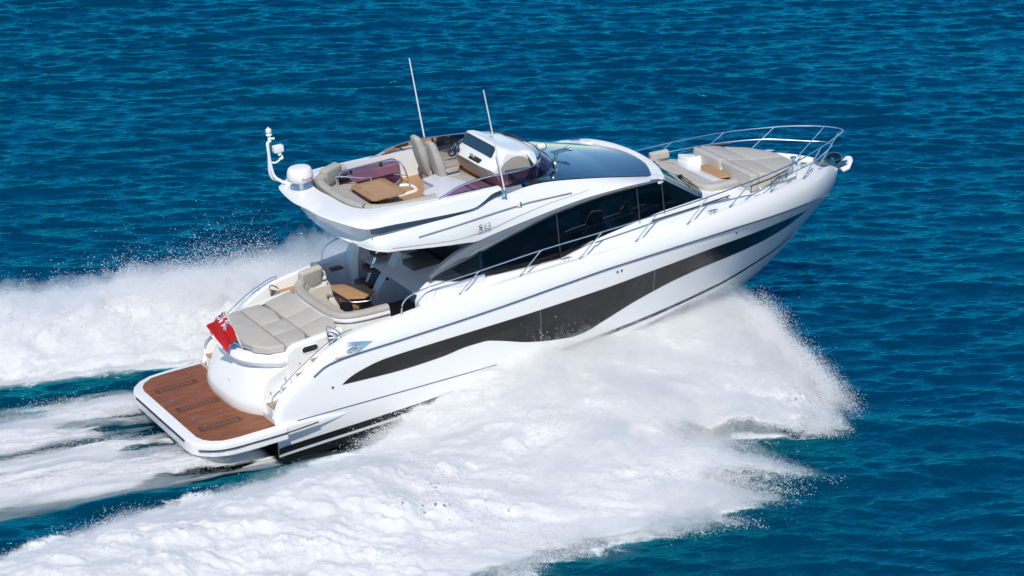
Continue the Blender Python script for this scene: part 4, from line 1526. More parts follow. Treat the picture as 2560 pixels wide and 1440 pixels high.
# stem-head roller with the stowed polished anchor
b = B()
rows = []
for x, w, z in ((18.25, .16, 2.17), (18.6, .15, 2.09), (18.95, .13, 2.02), (19.12, .11, 2.0)):
    rows.append([Vector((x, -w, z + .10)), Vector((x, -w, z)), Vector((x, w, z)), Vector((x, w, z + .10))])
grid(b, rows)
anc = obj("anchor_roller", b, "steel", Y)
b = B()
ball(b, (18.80, .05, 2.15), .22, (1.15, .95, .80), 24, 14)
obj("anchor_ball", b, mat("polished steel with water reflection", (.10, .16, .16), .06, metal=1.0), anc)  # reflection of dark water put into the steel's colour
b = B()
rows = []
for k in range(9):
    a = R(-75 + 150 * k / 8)
    rows.append([Vector((18.92, .20 * math.sin(a) * 1.0, 1.86 + .05 * math.cos(a))), Vector((19.10, .22 * math.sin(a), 1.90 + .05 * math.cos(a))), Vector((19.30 - .06 * abs(math.sin(a)), .17 * math.sin(a), 2.07 + .05 * math.cos(a)))])
grid(b, rows)
rows = [[p + Vector((0, 0, -.03)) for p in r] for r in rows]
grid(b, rows)
obj("anchor_fluke", b, "white", anc)

# ------------------------------------------------------------------ guard rails
bases = [(6.85, 2.2), (8.44, 2.23), (10.04, 2.24), (11.59, 2.22), (13.08, 2.15), (14.38, 2.0), (15.73, 1.74), (16.99, 1.30), (18.0, .48)]
tops = [(7.42, 2.20, 2.76), (9.06, 2.22, 2.86), (10.72, 2.21, 2.89), (12.25, 2.16, 2.92), (13.75, 2.06, 2.96), (15.15, 1.90, 3.0), (16.52, 1.58, 3.02), (17.72, 1.06, 3.02), (18.74, .32, 2.97)]
for s in (-1, 1):
    b = B()
    path = smooth_path([(5.34, s * 2.2, 2.22), (5.42, s * 2.2, 2.50), (5.66, s * 2.2, 2.64), (6.2, s * 2.2, 2.71)] + [(x, s * y, z) for x, y, z in tops[:-1]] + [(18.35, s * .68, 3.0), (18.78, s * .36, 2.96), (18.98, s * .17, 2.93), (19.04, 0, 2.92)], 7)
    tube(b, path, .017, 8)
    rail = obj("guard_rail", b, "steel", Y)
    for (x, y), t in zip(bases, tops):
        b = B()
        z = z_deck(x) + .005
        p0, p1 = Vector((x, s * y, z)), Vector((t[0], s * t[1], t[2]))
        tube(b, [p0, p1], .0145, 8)
        tube(b, [p0 + Vector((0, 0, -.01)), p0.lerp(p1, .10)], [.034, .018], 8)
        obj("stanchion", b, "steel", rail)
    b = B()
    mids = [Vector((bx, s * by, z_deck(bx))).lerp(Vector((t[0], s * t[1], t[2])), .52) for (bx, by), t in zip(bases, tops)]
    tube(b, smooth_path([mids[6]] + [mids[7], mids[8], Vector((18.62, s * .18, mids[8].z - .01)), Vector((18.66, 0, mids[8].z - .015))], 6) if s < 0 else smooth_path(mids[5:] + [Vector((18.62, s * .18, mids[8].z - .01)), Vector((18.66, 0, mids[8].z - .015))], 6), .012, 6)
    obj("mid_rail", b, "steel", rail)

# ================================================================== ensign and helmsman
E = empty("ensign_flag", "red ensign flying from a slanting white staff at the stern", "flag", (0, 0, LIFT), (0, -PITCH, 0))
s0, s1 = Vector((2.03, -.55, 1.72)), Vector((1.72, -.55, 2.77))
b = B()
tube(b, [s0, s1], .019, 8)
stf = obj("flag_staff", b, "white", E)
b = B()
ball(b, s1 + Vector((0, 0, .015)), .032)
obj("staff_finial", b, "white", stf)
b = B()
tube(b, [s0 - (s1 - s0) * .06, s0 + (s1 - s0) * .08], .03, 8)
obj("staff_socket", b, "steel", stf)

def ensign_colour(u, v):
    """0 red, 1 blue, 2 white; u along the fly, v down the hoist (0..1)"""
    if u > .55 or v > .5:
        return 0
    x, y = u / .55 * 2 - 1, v / .5 * 2 - 1
    x *= 2
    ax_, ay = abs(x), abs(y)
    if ax_ < .20 or ay < .20:
        return 0
    if ax_ < .34 or ay < .34:
        return 2
    d = abs(ax_ / 2 - ay)
    if d < .10:
        return 0
    if d < .26:
        return 2
    return 1
nu, nv_ = 60, 44
b = B()
hd = (s0 - s1)
V = []
for i in range(nu + 1):
    u = i / nu
    r = []
    for j in range(nv_ + 1):
        v = j / nv_
        p = s1 + hd * (.02 + .66 * v)
        fold = .055 * math.sin(u * 7.5 + v * 2.2) * u ** .6 + .03 * math.sin(u * 15 - v * 3)
        p = p + Vector((-.40, .05, -.02)) * u * (1 - .15 * v) + Vector((-.06, 0, -.24)) * u * u + Vector((.16 * v * u, fold + .10 * u * v, -.10 * u * v))
        r.append(b.verts.new(p))
    V.append(r)
for i in range(nu):
    for j in range(nv_):
        f = b.faces.new([V[i][j], V[i + 1][j], V[i + 1][j + 1], V[i][j + 1]])
        f.material_index = ensign_colour((i + .5) / nu, (j + .5) / nv_)
obj("flag_cloth", b, ["red", "blue", "bunting"], E, 60)

# person seated at the lower helm, seen through the side window
P_ = empty("person", "person in a white shirt seated at the lower helm behind the dark side window", "person", (0, 0, LIFT), (0, -PITCH, 0))
me = bpy.data.meshes.new("body")
J = {"pelvis": (12.05, -.95, 2.14, .16), "waist": (12.06, -.95, 2.34, .14), "chest": (12.10, -.95, 2.60, .165), "neck": (12.13, -.95, 2.80, .065), "head0": (12.15, -.95, 2.88, .085), "head1": (12.17, -.95, 2.98, .105), "head2": (12.16, -.95, 3.07, .07),
     "shR": (12.12, -1.14, 2.73, .075), "elR": (12.36, -1.25, 2.56, .05), "wrR": (12.62, -1.16, 2.63, .035),
     "shL": (12.12, -.76, 2.73, .075), "elL": (12.36, -.66, 2.56, .05), "wrL": (12.62, -.74, 2.63, .035),
     "hpR": (12.12, -1.05, 2.10, .10), "knR": (12.55, -1.07, 2.10, .075), "anR": (12.62, -1.07, 1.55, .05), "toR": (12.80, -1.07, 1.48, .04),
     "hpL": (12.12, -.85, 2.10, .10), "knL": (12.55, -.83, 2.10, .075), "anL": (12.62, -.83, 1.55, .05), "toL": (12.80, -.83, 1.48, .04)}
Ed = [("pelvis", "waist"), ("waist", "chest"), ("chest", "neck"), ("neck", "head0"), ("head0", "head1"), ("head1", "head2"), ("chest", "shR"), ("shR", "elR"), ("elR", "wrR"), ("chest", "shL"), ("shL", "elL"), ("elL", "wrL"),
      ("pelvis", "hpR"), ("hpR", "knR"), ("knR", "anR"), ("anR", "toR"), ("pelvis", "hpL"), ("hpL", "knL"), ("knL", "anL"), ("anL", "toL")]
for side, sg in (("R", -1), ("L", 1)):
    w = Vector(J["wr" + side][:3])
    J["pa" + side] = (*(w + Vector((.07, 0, .01))), .032)
    Ed.append(("wr" + side, "pa" + side))
    for k, (dy, ln) in enumerate(((-.03, .06), (-.010, .075), (.010, .07), (.03, .055))):
        J["f%d%s" % (k, side)] = (w.x + .10, w.y + dy, w.z + .02, .010)
        J["g%d%s" % (k, side)] = (w.x + .10 + ln * .7, w.y + dy, w.z - .02, .008)
        Ed += [("pa" + side, "f%d%s" % (k, side)), ("f%d%s" % (k, side), "g%d%s" % (k, side))]
    J["th" + side] = (w.x + .08, w.y - sg * .05, w.z + .03, .010)
    Ed.append(("wr" + side, "th" + side))
names = list(J)
me.from_pydata([J[n][:3] for n in names], [(names.index(a), names.index(c)) for a, c in Ed], [])
po = bpy.data.objects.new("body", me)
C.objects.link(po)
sk = po.modifiers.new("skin", 'SKIN')
for v, n in zip(me.skin_vertices[0].data, names):
    v.radius = (J[n][3], J[n][3])
    v.use_root = (n == "pelvis")
po.modifiers.new("sub", 'SUBSURF').levels = 2
po.modifiers["sub"].render_levels = 2
ev = po.evaluated_get(bpy.context.evaluated_depsgraph_get())
m2 = bpy.data.meshes.new_from_object(ev)
bpy.data.objects.remove(po)
m2.name = "body"
for mm in ("skin", "shirt", "trousers"):
    m2.materials.append(M[mm])
for f in m2.polygons:
    c = f.center
    f.use_smooth = True
    f.material_index = 2 if (c.z < 2.26) else (1 if (c.z < 2.82 and c.x < 12.60) else 0)
po = bpy.data.objects.new("body", m2)
C.objects.link(po)
po.parent = P_
b = B()
ball(b, (12.145, -.95, 3.06), .118, (1.0, .95, .85))
obj("hair", b, "hair", P_)
b = B()
for y in (-.985, -.915):
    ball(b, (12.268, y, 3.0), .014)
ball(b, (12.285, -.95, 2.965), .02, (1, .8, 1.2))
obj("face", b, "skin", P_)

# ================================================================== SEA (world frame)
def hash2(ix, iy, seed):
    h = (ix.astype(np.int64) * 374761393 + iy.astype(np.int64) * 668265263 + seed * 1442695041) & 0xFFFFFFFF
    h = ((h ^ (h >> 13)) * 1274126177) & 0xFFFFFFFF
    h = (h ^ (h >> 16)) & 0xFFFFFFFF
    return h / 4294967295.0

def vnoise(x, y, seed=0):
    x0, y0 = np.floor(x), np.floor(y)
    fx, fy = x - x0, y - y0
    fx, fy = fx * fx * fx * (fx * (fx * 6 - 15) + 10), fy * fy * fy * (fy * (fy * 6 - 15) + 10)
    a, b_, c, d = hash2(x0, y0, seed), hash2(x0 + 1, y0, seed), hash2(x0, y0 + 1, seed), hash2(x0 + 1, y0 + 1, seed)
    return (a * (1 - fx) + b_ * fx) * (1 - fy) + (c * (1 - fx) + d * fx) * fy

def fbm(x, y, seed=0, oct=5, gain=.5, lac=2.03, billow=False):
    s, a, t = 0, 1.0, 0
    for o in range(oct):
        cs, sn = math.cos(o * 1.3), math.sin(o * 1.3)
        n = vnoise(x * cs - y * sn, x * sn + y * cs, seed + 17 * o)
        if billow:
            n = np.abs(2 * n - 1)
        s = s + a * n
        t += a
        a *= gain
        x, y = x * lac, y * lac
    return s / t

def sstep(a, b_, x):
    t = np.clip((x - a) / (b_ - a), 0, 1)
    return t * t * (3 - 2 * t)

def nmesh(name, co, quads, attrs, m, smooth=True):
    me = bpy.data.meshes.new(name)
    nv, nf = len(co), len(quads)
    k = quads.shape[1]
    me.vertices.add(nv)
    me.vertices.foreach_set("co", np.ascontiguousarray(co, dtype=np.float32).ravel())
    me.loops.add(nf * k)
    me.loops.foreach_set("vertex_index", np.ascontiguousarray(quads, dtype=np.int32).ravel())
    me.polygons.add(nf)
    me.polygons.foreach_set("loop_start", np.arange(0, nf * k, k, dtype=np.int32))
    me.polygons.foreach_set("loop_total", np.full(nf, k, dtype=np.int32))
    me.update(calc_edges=True)
    if smooth:
        me.polygons.foreach_set("use_smooth", np.ones(nf, dtype=bool))
    for an, av in attrs.items():
        at = me.attributes.new(an, 'FLOAT', 'POINT')
        at.data.foreach_set("value", np.ascontiguousarray(av, dtype=np.float32).ravel())
    me.materials.append(m)
    o = bpy.data.objects.new(name, me)
    C.objects.link(o)
    return o

def gridquads(nu, nv):
    i = np.arange(nu * nv).reshape(nu, nv)
    return np.stack([i[:-1, :-1], i[1:, :-1], i[1:, 1:], i[:-1, 1:]], -1).reshape(-1, 4)

# ---- shape of the wake: a = distance abeam of the keel line, same both sides
def npc(pts):
    xs, ys = zip(*pts)
    return lambda x: np.interp(x, xs, ys)
a_in = npc([(-14, 7.4), (-8, 5.8), (-5.6, 5.1), (-3, 4.45), (-.4, 4.05), (1.5, 3.75), (3.3, 3.3), (4.4, 2.6), (5.2, 2.0), (8, 1.9), (11, 1.7), (13, 1.15), (14.5, .75), (15.4, .45), (15.8, .3)])
h_in = npc([(-14, .02), (3.2, .04), (4.2, .10), (5.2, .34), (6.2, .66), (7.2, .88), (8.4, 1.0), (10, 1.08), (11.7, 1.10), (13, 1.0), (14.1, .92), (15.3, .86), (15.7, .80)])
a_out0 = npc([(-14, 12.3), (-4, 12.1), (2, 12.0), (5, 11.9), (8, 11.6), (10, 11.0), (12, 9.8), (13, 8.8), (14, 7.5), (14.4, 5.6), (14.7, 4.0), (15.1, 2.6), (15.5, 1.7), (15.8, .8)])
# leading edge of the starboard sheet in throw coordinates: f along the fingers, c across them
f_front = npc([(-8, 14.2), (-7, 14.35), (-6, 14.5), (-5, 14.75), (-4, 14.85), (-2.6, 15.1), (-1.5, 15.45), (-.6, 15.8), (0, 15.75), (.4, 15.4), (.65, 14.3), (.85, 12.6), (1.3, 12.3), (1.9, 12.6), (2.4, 13.5), (2.7, 14.5), (2.86, 14.75), (3.05, 14.2), (3.4, 13.1), (3.8, 13.1), (4.2, 13.45), (4.5, 13.5), (4.8, 12.8), (5.1, 12.7), (5.4, 13.1), (5.65, 12.2), (6.2, 10.6), (7, 9.6), (8, 8.6), (9.5, 6.0), (12, 2)])
def fc(x, a):
    return .88 * x + .47 * a, -.47 * x + .88 * a
x_front_port = npc([(0, 15.7), (1, 15.6), (2.6, 15.1), (4, 14.6), (6, 13.6), (7.5, 12.0), (9, 9.0), (10, 5.5), (11, 2)])
def front_gap(x, a, s):
    """how far (m) a point lies behind the leading edge of the thrown sheet"""
    f, c = fc(x, a)
    d = np.where(s > 0, x_front_port(a) - x, f_front(c + .5 * (fbm(f * .5, c * .9, 67, 3) - .5)) - f)
    return d + 1.3 * (fbm(f * .45, c * 2.0, 61, 4) - .5) + .5 * (fbm(f * 2, c * 5.5, 63, 3) - .5)

def wake_h(x, a, s):
    ai, ao = a_in(x), a_out0(x)
    ao = np.where(s > 0, np.minimum(ao, np.interp(x, [-14, 4, 9, 12, 16], [10.6, 9.6, 9.4, 8.2, 2.0])), ao)
    u = np.clip((a - ai) / np.maximum(ao - ai, .05), -0.3, 1.4)
    uc = np.clip(u, 0, 1)
    front = h_in(x) * (1 - uc) ** 1.25 + .10 * np.sin(np.pi * uc)
    ridge = np.interp(x, [-14, -6, -1, 3, 6, 9], [.45, .58, .74, .82, .75, .3])
    ca = np.interp(x, [-14, -4, 2, 6], [9.3, 7.4, 6.6, 6.0])
    aft = ridge * np.exp(-((a - ca) / np.where(a < ca, 1.5, 2.2)) ** 2) + .10
    w = sstep(2.0, 7.5, x)
    h = aft * (1 - w) + front * w
    edge = sstep(0, .10, u) * (1 - w) + w
    h = h * np.maximum(edge, .05) * (1 - sstep(.90, 1.06, u))
    h = h * (.25 + .75 * sstep(-.3, .9, np.where(s > 0, x_front_port(a) - x, f_front(fc(x, a)[1]) - fc(x, a)[0])))
    return h, u

def ambient(x, y):
    """chop: sum of directional sinusoids with sharpened crests"""
    rng = np.random.default_rng(5)
    N = 130
    h = np.zeros_like(x)
    dx = np.zeros_like(x)
    dy = np.zeros_like(x)
    base = math.atan2(.90, .42)
    for i in range(N):
        lam = .22 * (3.4 / .22) ** ((i + rng.random()) / N)
        th = base + rng.normal(0, .33)
        k = 2 * math.pi / lam
        slope = .031 * (1.0 if lam < .7 else (.7 / lam) ** .7) * (1.0 if lam > .3 else .7)
        A = slope / k
        ph = k * (x * math.cos(th) + y * math.sin(th)) + rng.random() * 6.283
        g = 1 + .0 * x
        h += A * np.cos(ph) * g
        dx -= .42 * A * math.cos(th) * np.sin(ph)
        dy -= .42 * A * math.sin(th) * np.sin(ph)
    # gusts: patches of rougher and smoother water
    g = .70 + .6 * fbm(x / 9.0, y / 6.0, 3, 3)
    h = h * g                                       # crests lean downwind, so near faces are short and steep
    return h, dx * g - .3 * h * .47, dy * g - .3 * h * .88

# ---- sea surface: one sheet, fine near the yacht and coarser out to the horizon
def axis(lo, hi, d, far):
    fine = np.arange(lo, hi, d)
    st, g = [], d
    c = hi
    while c < far:
        g *= 1.16
        c += g
        st.append(c)
    st2, g, c = [], d, lo
    while c > -far:
        g *= 1.16
        c -= g
        st2.append(c)
    return np.concatenate([st2[::-1], fine, st])
ru, rv = (.88175, -.47172), (.47172, .88175)
U_, V_ = np.meshgrid(axis(-15, 31, .068, 6000), axis(-11, 48, .068, 6000), indexing='ij')
X = U_ * ru[0] + V_ * rv[0]
Yy = U_ * ru[1] + V_ * rv[1]
du = np.minimum(np.minimum(U_ + 15, 31 - U_), np.minimum(V_ + 11, 48 - V_))
fade = np.clip(1 + du / 60, 0, 1)
H, DX, DY = ambient(X, Yy)
H, DX, DY = H * fade, DX * fade, DY * fade
a = np.abs(Yy)
sgn = np.sign(Yy)
inx = (X > -40) & (X < 15.8)
# water under the hull and in the wash is pressed down
under = (1 - sstep(2.2, 3.4, a)) * sstep(-14, -3, X) * (1 - sstep(11, 14.5, X)) * inx
foot = sstep(0, .12, wake_h(X, a, sgn)[1]) * (1 - sstep(.96, 1.05, wake_h(X, a, sgn)[1])) * inx * sstep(.9, 2.2, front_gap(X, a, sgn))
calm = np.clip(under + .8 * foot, 0, 1)
H = H * (1 - .6 * calm) - .52 * under
# foam on the water: lacy fringe round the spray and the churned wash astern
uu = wake_h(X, a, sgn)[1]
fg = front_gap(X, a, sgn)
fr = np.exp(-np.clip(uu - .95, 0, 9) * 7) * np.exp(-np.clip(-fg, 0, 9) * 2.2) * sstep(.3, .8, uu) * inx * .62
inner = np.exp(-np.clip(-uu, 0, 9) * 16) * inx * (X < 5) * (uu < .2)
nz = fbm(X * 1.1, Yy * 1.5, 21, 5)
tail = sstep(-40, -14, X)
foam = np.clip(fr * 1.0 * (nz * 1.3) + inner * .75 * (nz * 1.4), 0, 1)
wash = (1 - sstep(2.2, 3.3, a + .5 * (fbm(X * .5, Yy * .5, 9, 3) - .5))) * (1 - sstep(-.6, .6, X)) * inx
teal = np.clip(wash + .9 * (1 - sstep(3.0, 5.2, a)) * (X < 5) * inx + foot * .8 + fr * .8 + .6 * np.exp(-np.clip(uu - 1, 0, 9) * 2.2) * inx * sstep(-14, 0, X), 0, 1)
foam = np.clip(foam + .85 * foot, 0, 1)
sea_co = np.stack([X + DX, Yy + DY, H], -1).reshape(-1, 3)

def sea_mat():
    m = bpy.data.materials.new("sea water")
    m.use_nodes = True
    n = m.node_tree
    L = n.links.new
    p = n.nodes["Principled BSDF"]
    out = n.nodes["Material Output"]
    tc = n.nodes.new("ShaderNodeTexCoord")
    mp = n.nodes.new("ShaderNodeMapping")
    mp.inputs["Rotation"].default_value = (0, 0, R(28))
    mp.inputs["Scale"].default_value = (1.0, 1.9, 1.0)
    L(tc.outputs["Object"], mp.inputs["Vector"])
    def nz(scale, det, dist=0.0, vec=mp):
        t = n.nodes.new("ShaderNodeTexNoise")
        t.inputs["Scale"].default_value = scale
        t.inputs["Detail"].default_value = det
        t.inputs["Distortion"].default_value = dist
        L(vec.outputs["Vector"], t.inputs["Vector"])
        return t
    n1 = nz(3.4, 4, .6)
    n2 = nz(8.0, 3, .3)
    ad = n.nodes.new("ShaderNodeMath")
    ad.operation = 'MULTIPLY_ADD'
    ad.inputs[1].default_value = .30
    L(n2.outputs["Fac"], ad.inputs[0])
    L(n1.outputs["Fac"], ad.inputs[2])
    bp = n.nodes.new("ShaderNodeBump")
    bp.inputs["Strength"].default_value = 0.55
    bp.inputs["Distance"].default_value = 0.11
    L(ad.outputs[0], bp.inputs["Height"])
    at = n.nodes.new("ShaderNodeAttribute")
    at.attribute_name = "teal"
    mx = n.nodes.new("ShaderNodeMix")
    mx.data_type = 'RGBA'
    mx.inputs["A"].default_value = (*SEA_DEEP, 1)
    mx.inputs["B"].default_value = (*SEA_TEAL, 1)
    L(at.outputs["Fac"], mx.inputs["Factor"])
    n.nodes.remove(p)
    wd = n.nodes.new("ShaderNodeBsdfDiffuse")
    L(mx.outputs["Result"], wd.inputs["Color"])
    L(bp.outputs["Normal"], wd.inputs["Normal"])
    wg = n.nodes.new("ShaderNodeBsdfGlossy")
    wg.inputs["Color"].default_value = (.03, .84, 1.0, 1)
    wg.inputs["Roughness"].default_value = .16
    L(bp.outputs["Normal"], wg.inputs["Normal"])
    wf = n.nodes.new("ShaderNodeFresnel")
    wf.inputs["IOR"].default_value = SEA_IOR
    L(bp.outputs["Normal"], wf.inputs["Normal"])
    p = n.nodes.new("ShaderNodeMixShader")
    L(wf.outputs[0], p.inputs[0])
    L(wd.outputs[0], p.inputs[1])
    L(wg.outputs[0], p.inputs[2])
    # foam lace
    fa = n.nodes.new("ShaderNodeAttribute")
    fa.attribute_name = "foam"
    fn = nz(3.2, 9, 1.0, tc_map(n, tc, (1, 1, 1)))
    fn.inputs["Roughness"].default_value = .68
    sb = n.nodes.new("ShaderNodeMath")
    sb.operation = 'ADD'
    L(fa.outputs["Fac"], sb.inputs[0])
    L(fn.outputs["Fac"], sb.inputs[1])
    mr = n.nodes.new("ShaderNodeMapRange")
    mr.inputs["From Min"].default_value = .88
    mr.inputs["From Max"].default_value = 1.12
    L(sb.outputs[0], mr.inputs["Value"])
    df = n.nodes.new("ShaderNodeBsdfDiffuse")
    df.inputs["Color"].default_value = (.76, .785, .80, 1)
    ms = n.nodes.new("ShaderNodeMixShader")
    L(mr.outputs["Result"], ms.inputs[0])
    L(p.outputs[0], ms.inputs[1])
    L(df.outputs[0], ms.inputs[2])
    L(ms.outputs[0], out.inputs["Surface"])
    return m

def tc_map(n, tc, sc):
    mp = n.nodes.new("ShaderNodeMapping")
    mp.inputs["Scale"].default_value = sc
    n.links.new(tc.outputs["Object"], mp.inputs["Vector"])
    return mp
SEA_IOR = 2.5
SEA_DEEP = (.0000, .024, .056)
SEA_TEAL = (.0000, .030, .044)
sea = nmesh("sea", sea_co, gridquads(*X.shape), {"foam": foam, "teal": teal}, sea_mat())
sea["kind"] = "structure"
sea["label"] = "choppy deep blue sea"

# ---- white water
def foam_mat(name, sx, sy, lo=.74, hi=1.04):
    m = bpy.data.materials.new(name)
    m.use_nodes = True
    n = m.node_tree
    L = n.links.new
    n.nodes.remove(n.nodes["Principled BSDF"])
    out = n.nodes["Material Output"]
    tc = n.nodes.new("ShaderNodeTexCoord")
    mp = tc_map(n, tc, (sx, sy, 1.5))
    t = n.nodes.new("ShaderNodeTexNoise")
    t.inputs["Scale"].default_value = 2.6
    t.inputs["Detail"].default_value = 10
    t.inputs["Roughness"].default_value = .66
    t.inputs["Distortion"].default_value = .5
    L(mp.outputs["Vector"], t.inputs["Vector"])
    bp = n.nodes.new("ShaderNodeBump")
    bp.inputs["Strength"].default_value = .3
    bp.inputs["Distance"].default_value = .10
    L(t.outputs["Fac"], bp.inputs["Height"])
    df = n.nodes.new("ShaderNodeBsdfDiffuse")
    df.inputs["Color"].default_value = (.85, .855, .865, 1)
    tl = n.nodes.new("ShaderNodeBsdfTranslucent")
    tl.inputs["Color"].default_value = (.85, .86, .87, 1)
    L(bp.outputs["Normal"], df.inputs["Normal"])
    m1 = n.nodes.new("ShaderNodeMixShader")
    m1.inputs[0].default_value = .25
    L(df.outputs[0], m1.inputs[1])
    L(tl.outputs[0], m1.inputs[2])
    at = n.nodes.new("ShaderNodeAttribute")
    at.attribute_name = "dens"
    ad = n.nodes.new("ShaderNodeMath")
    ad.operation = 'ADD'
    L(at.outputs["Fac"], ad.inputs[0])
    L(t.outputs["Fac"], ad.inputs[1])
    mr = n.nodes.new("ShaderNodeMapRange")
    mr.inputs["From Min"].default_value = lo
    mr.inputs["From Max"].default_value = hi
    L(ad.outputs[0], mr.inputs["Value"])
    tr = n.nodes.new("ShaderNodeBsdfTransparent")
    ms = n.nodes.new("ShaderNodeMixShader")
    L(mr.outputs["Result"], ms.inputs[0])
    L(tr.outputs[0], ms.inputs[1])
    L(m1.outputs[0], ms.inputs[2])
    L(ms.outputs[0], out.inputs["Surface"])
    return m
FOAM = foam_mat("white water", .8, 1.0)
WASH = foam_mat("streaked wash", .22, 1.25, .72, 1.05)

def spray_surface(x, a, s):
    h, u = wake_h(x, a, s)
    y = a * s
    big = fbm(x * .45 + .2 * a, a * .6, 31 + (s > 0), 3) - .5
    mid_ = fbm(fc(x, a)[0] * .9, fc(x, a)[1] * 1.7, 41 + (s > 0), 4, .55, billow=True) - .3
    fin = fbm(x * 5.5, a * 6.5, 51 + (s > 0), 4, .6, billow=True) - .3
    k = np.clip(h / .25, .25, 1)
    z = h + k * (.46 * big * sstep(0, .3, u) + .30 * mid_ + .085 * fin)
    return z, u

for s in (-1, 1):
    xs = np.arange(-16, 15.85, .042)
    us = np.linspace(-.04, 1.10, 250)
    XX, UU = np.meshgrid(xs, us, indexing='ij')
    ai = a_in(XX)
    ao = a_out0(XX)
    if s > 0:
        ao = np.minimum(ao, np.interp(XX, [-14, 4, 9, 12, 16], [10.6, 9.6, 9.4, 8.2, 2.0]))
    # ragged fingers reaching out along the thrown sheet
    AA = ai + (ao - ai) * UU
    Z, u = spray_surface(XX, AA, s)
    dens = .70 - .95 * sstep(.80, 1.06, UU) - .85 * (1 - sstep(-.02, .07, UU)) * (XX < 5.0) - .25 * sstep(-8, -16, XX)
    dens = dens - .95 * (1 - sstep(-.25, 1.5, front_gap(XX, AA, np.full_like(XX, s))))
    dens = dens - .22 * (1 - sstep(.02, .35, UU)) * (1 - sstep(0, 5, XX)) * fbm(XX * .8, AA * 1.5, 77, 3)
    co = np.stack([XX, AA * s, Z], -1).reshape(-1, 3)
    o = nmesh("bow_spray", co, gridquads(*XX.shape), {"dens": dens}, FOAM)
    o["kind"] = "stuff"
    o["label"] = "white bow spray thrown out to %s of the yacht" % ("port" if s > 0 else "starboard")
    o["category"] = "spray"

xs = np.arange(-16, 1.9, .045)
ys = np.linspace(-3.5, 3.5, 170)
XX, YY = np.meshgrid(xs, ys, indexing='ij')
aa = np.abs(YY)
st = fbm(XX * .35, YY * 1.6, 91, 4)
z = -.15 + .38 * (st - .4) + .10 * (fbm(XX * .8, YY * 2.2, 95, 4, billow=True) - .3) + .03 * (fbm(XX * 3, YY * 7, 97, 3, billow=True) - .3)
z += .18 * np.exp(-((aa - 1.5) / .7) ** 2) * sstep(0.5, -3, XX)
z -= .06 * sstep(-1.0, .9, XX)
lane = np.exp(-((YY - .32 - .04 * XX) / .22) ** 2) * (1 - sstep(.3, .8, XX))
dens = .58 - .75 * sstep(2.4, 3.5, aa + .4 * (fbm(XX * .4, YY * .4, 99, 3) - .5)) - .42 * lane - .42 * (1 - sstep(.36, .47, st)) - .5 * sstep(1.6, 1.88, XX)
o = nmesh("stern_wash", np.stack([XX, YY, z], -1).reshape(-1, 3), gridquads(*XX.shape), {"dens": dens}, WASH)
o["kind"] = "stuff"
o["label"] = "streaked white wash behind the bathing platform"
o["category"] = "wash"

# ---- airborne water: clouds of small round drops
dm = bpy.data.materials.new("spray drop")
dm.use_nodes = True
n = dm.node_tree
n.nodes.remove(n.nodes["Principled BSDF"])
d1 = n.nodes.new("ShaderNodeBsdfDiffuse")
d1.inputs[0].default_value = (.95, .95, .955, 1)
d2 = n.nodes.new("ShaderNodeBsdfTranslucent")
d2.inputs[0].default_value = (.95, .95, .955, 1)
d3 = n.nodes.new("ShaderNodeMixShader")
d3.inputs[0].default_value = .45
n.links.new(d1.outputs[0], d3.inputs[1])
n.links.new(d2.outputs[0], d3.inputs[2])
n.links.new(d3.outputs[0], n.nodes["Material Output"].inputs["Surface"])
gn = bpy.data.node_groups.new("drops", 'GeometryNodeTree')
gn.interface.new_socket("Geometry", in_out='INPUT', socket_type='NodeSocketGeometry')
gn.interface.new_socket("Geometry", in_out='OUTPUT', socket_type='NodeSocketGeometry')
gi, go = gn.nodes.new("NodeGroupInput"), gn.nodes.new("NodeGroupOutput")
mp_ = gn.nodes.new("GeometryNodeMeshToPoints")
na = gn.nodes.new("GeometryNodeInputNamedAttribute")
na.data_type = 'FLOAT'
na.inputs["Name"].default_value = "rad"
sm = gn.nodes.new("GeometryNodeSetMaterial")
sm.inputs["Material"].default_value = dm
gn.links.new(gi.outputs[0], mp_.inputs["Mesh"])
gn.links.new(na.outputs[0], mp_.inputs["Radius"])
gn.links.new(mp_.outputs[0], sm.inputs["Geometry"])
gn.links.new(sm.outputs[0], go.inputs[0])

def drops(name, P, rad, label):
    me = bpy.data.meshes.new(name)
    me.vertices.add(len(P))
    me.vertices.foreach_set("co", np.ascontiguousarray(P, dtype=np.float32).ravel())
    at = me.attributes.new("rad", 'FLOAT', 'POINT')
    at.data.foreach_set("value", np.ascontiguousarray(rad, dtype=np.float32))
    me.materials.append(dm)
    o = bpy.data.objects.new(name, me)
    C.objects.link(o)
    md = o.modifiers.new("drops", 'NODES')
    md.node_group = gn
    o["kind"] = "stuff"
    o["label"] = label
    o["category"] = "spray"
    return o

def radii(nn, lo, hi, p=2.4):
    return lo * (hi / lo) ** (RNG.random(nn) ** p)

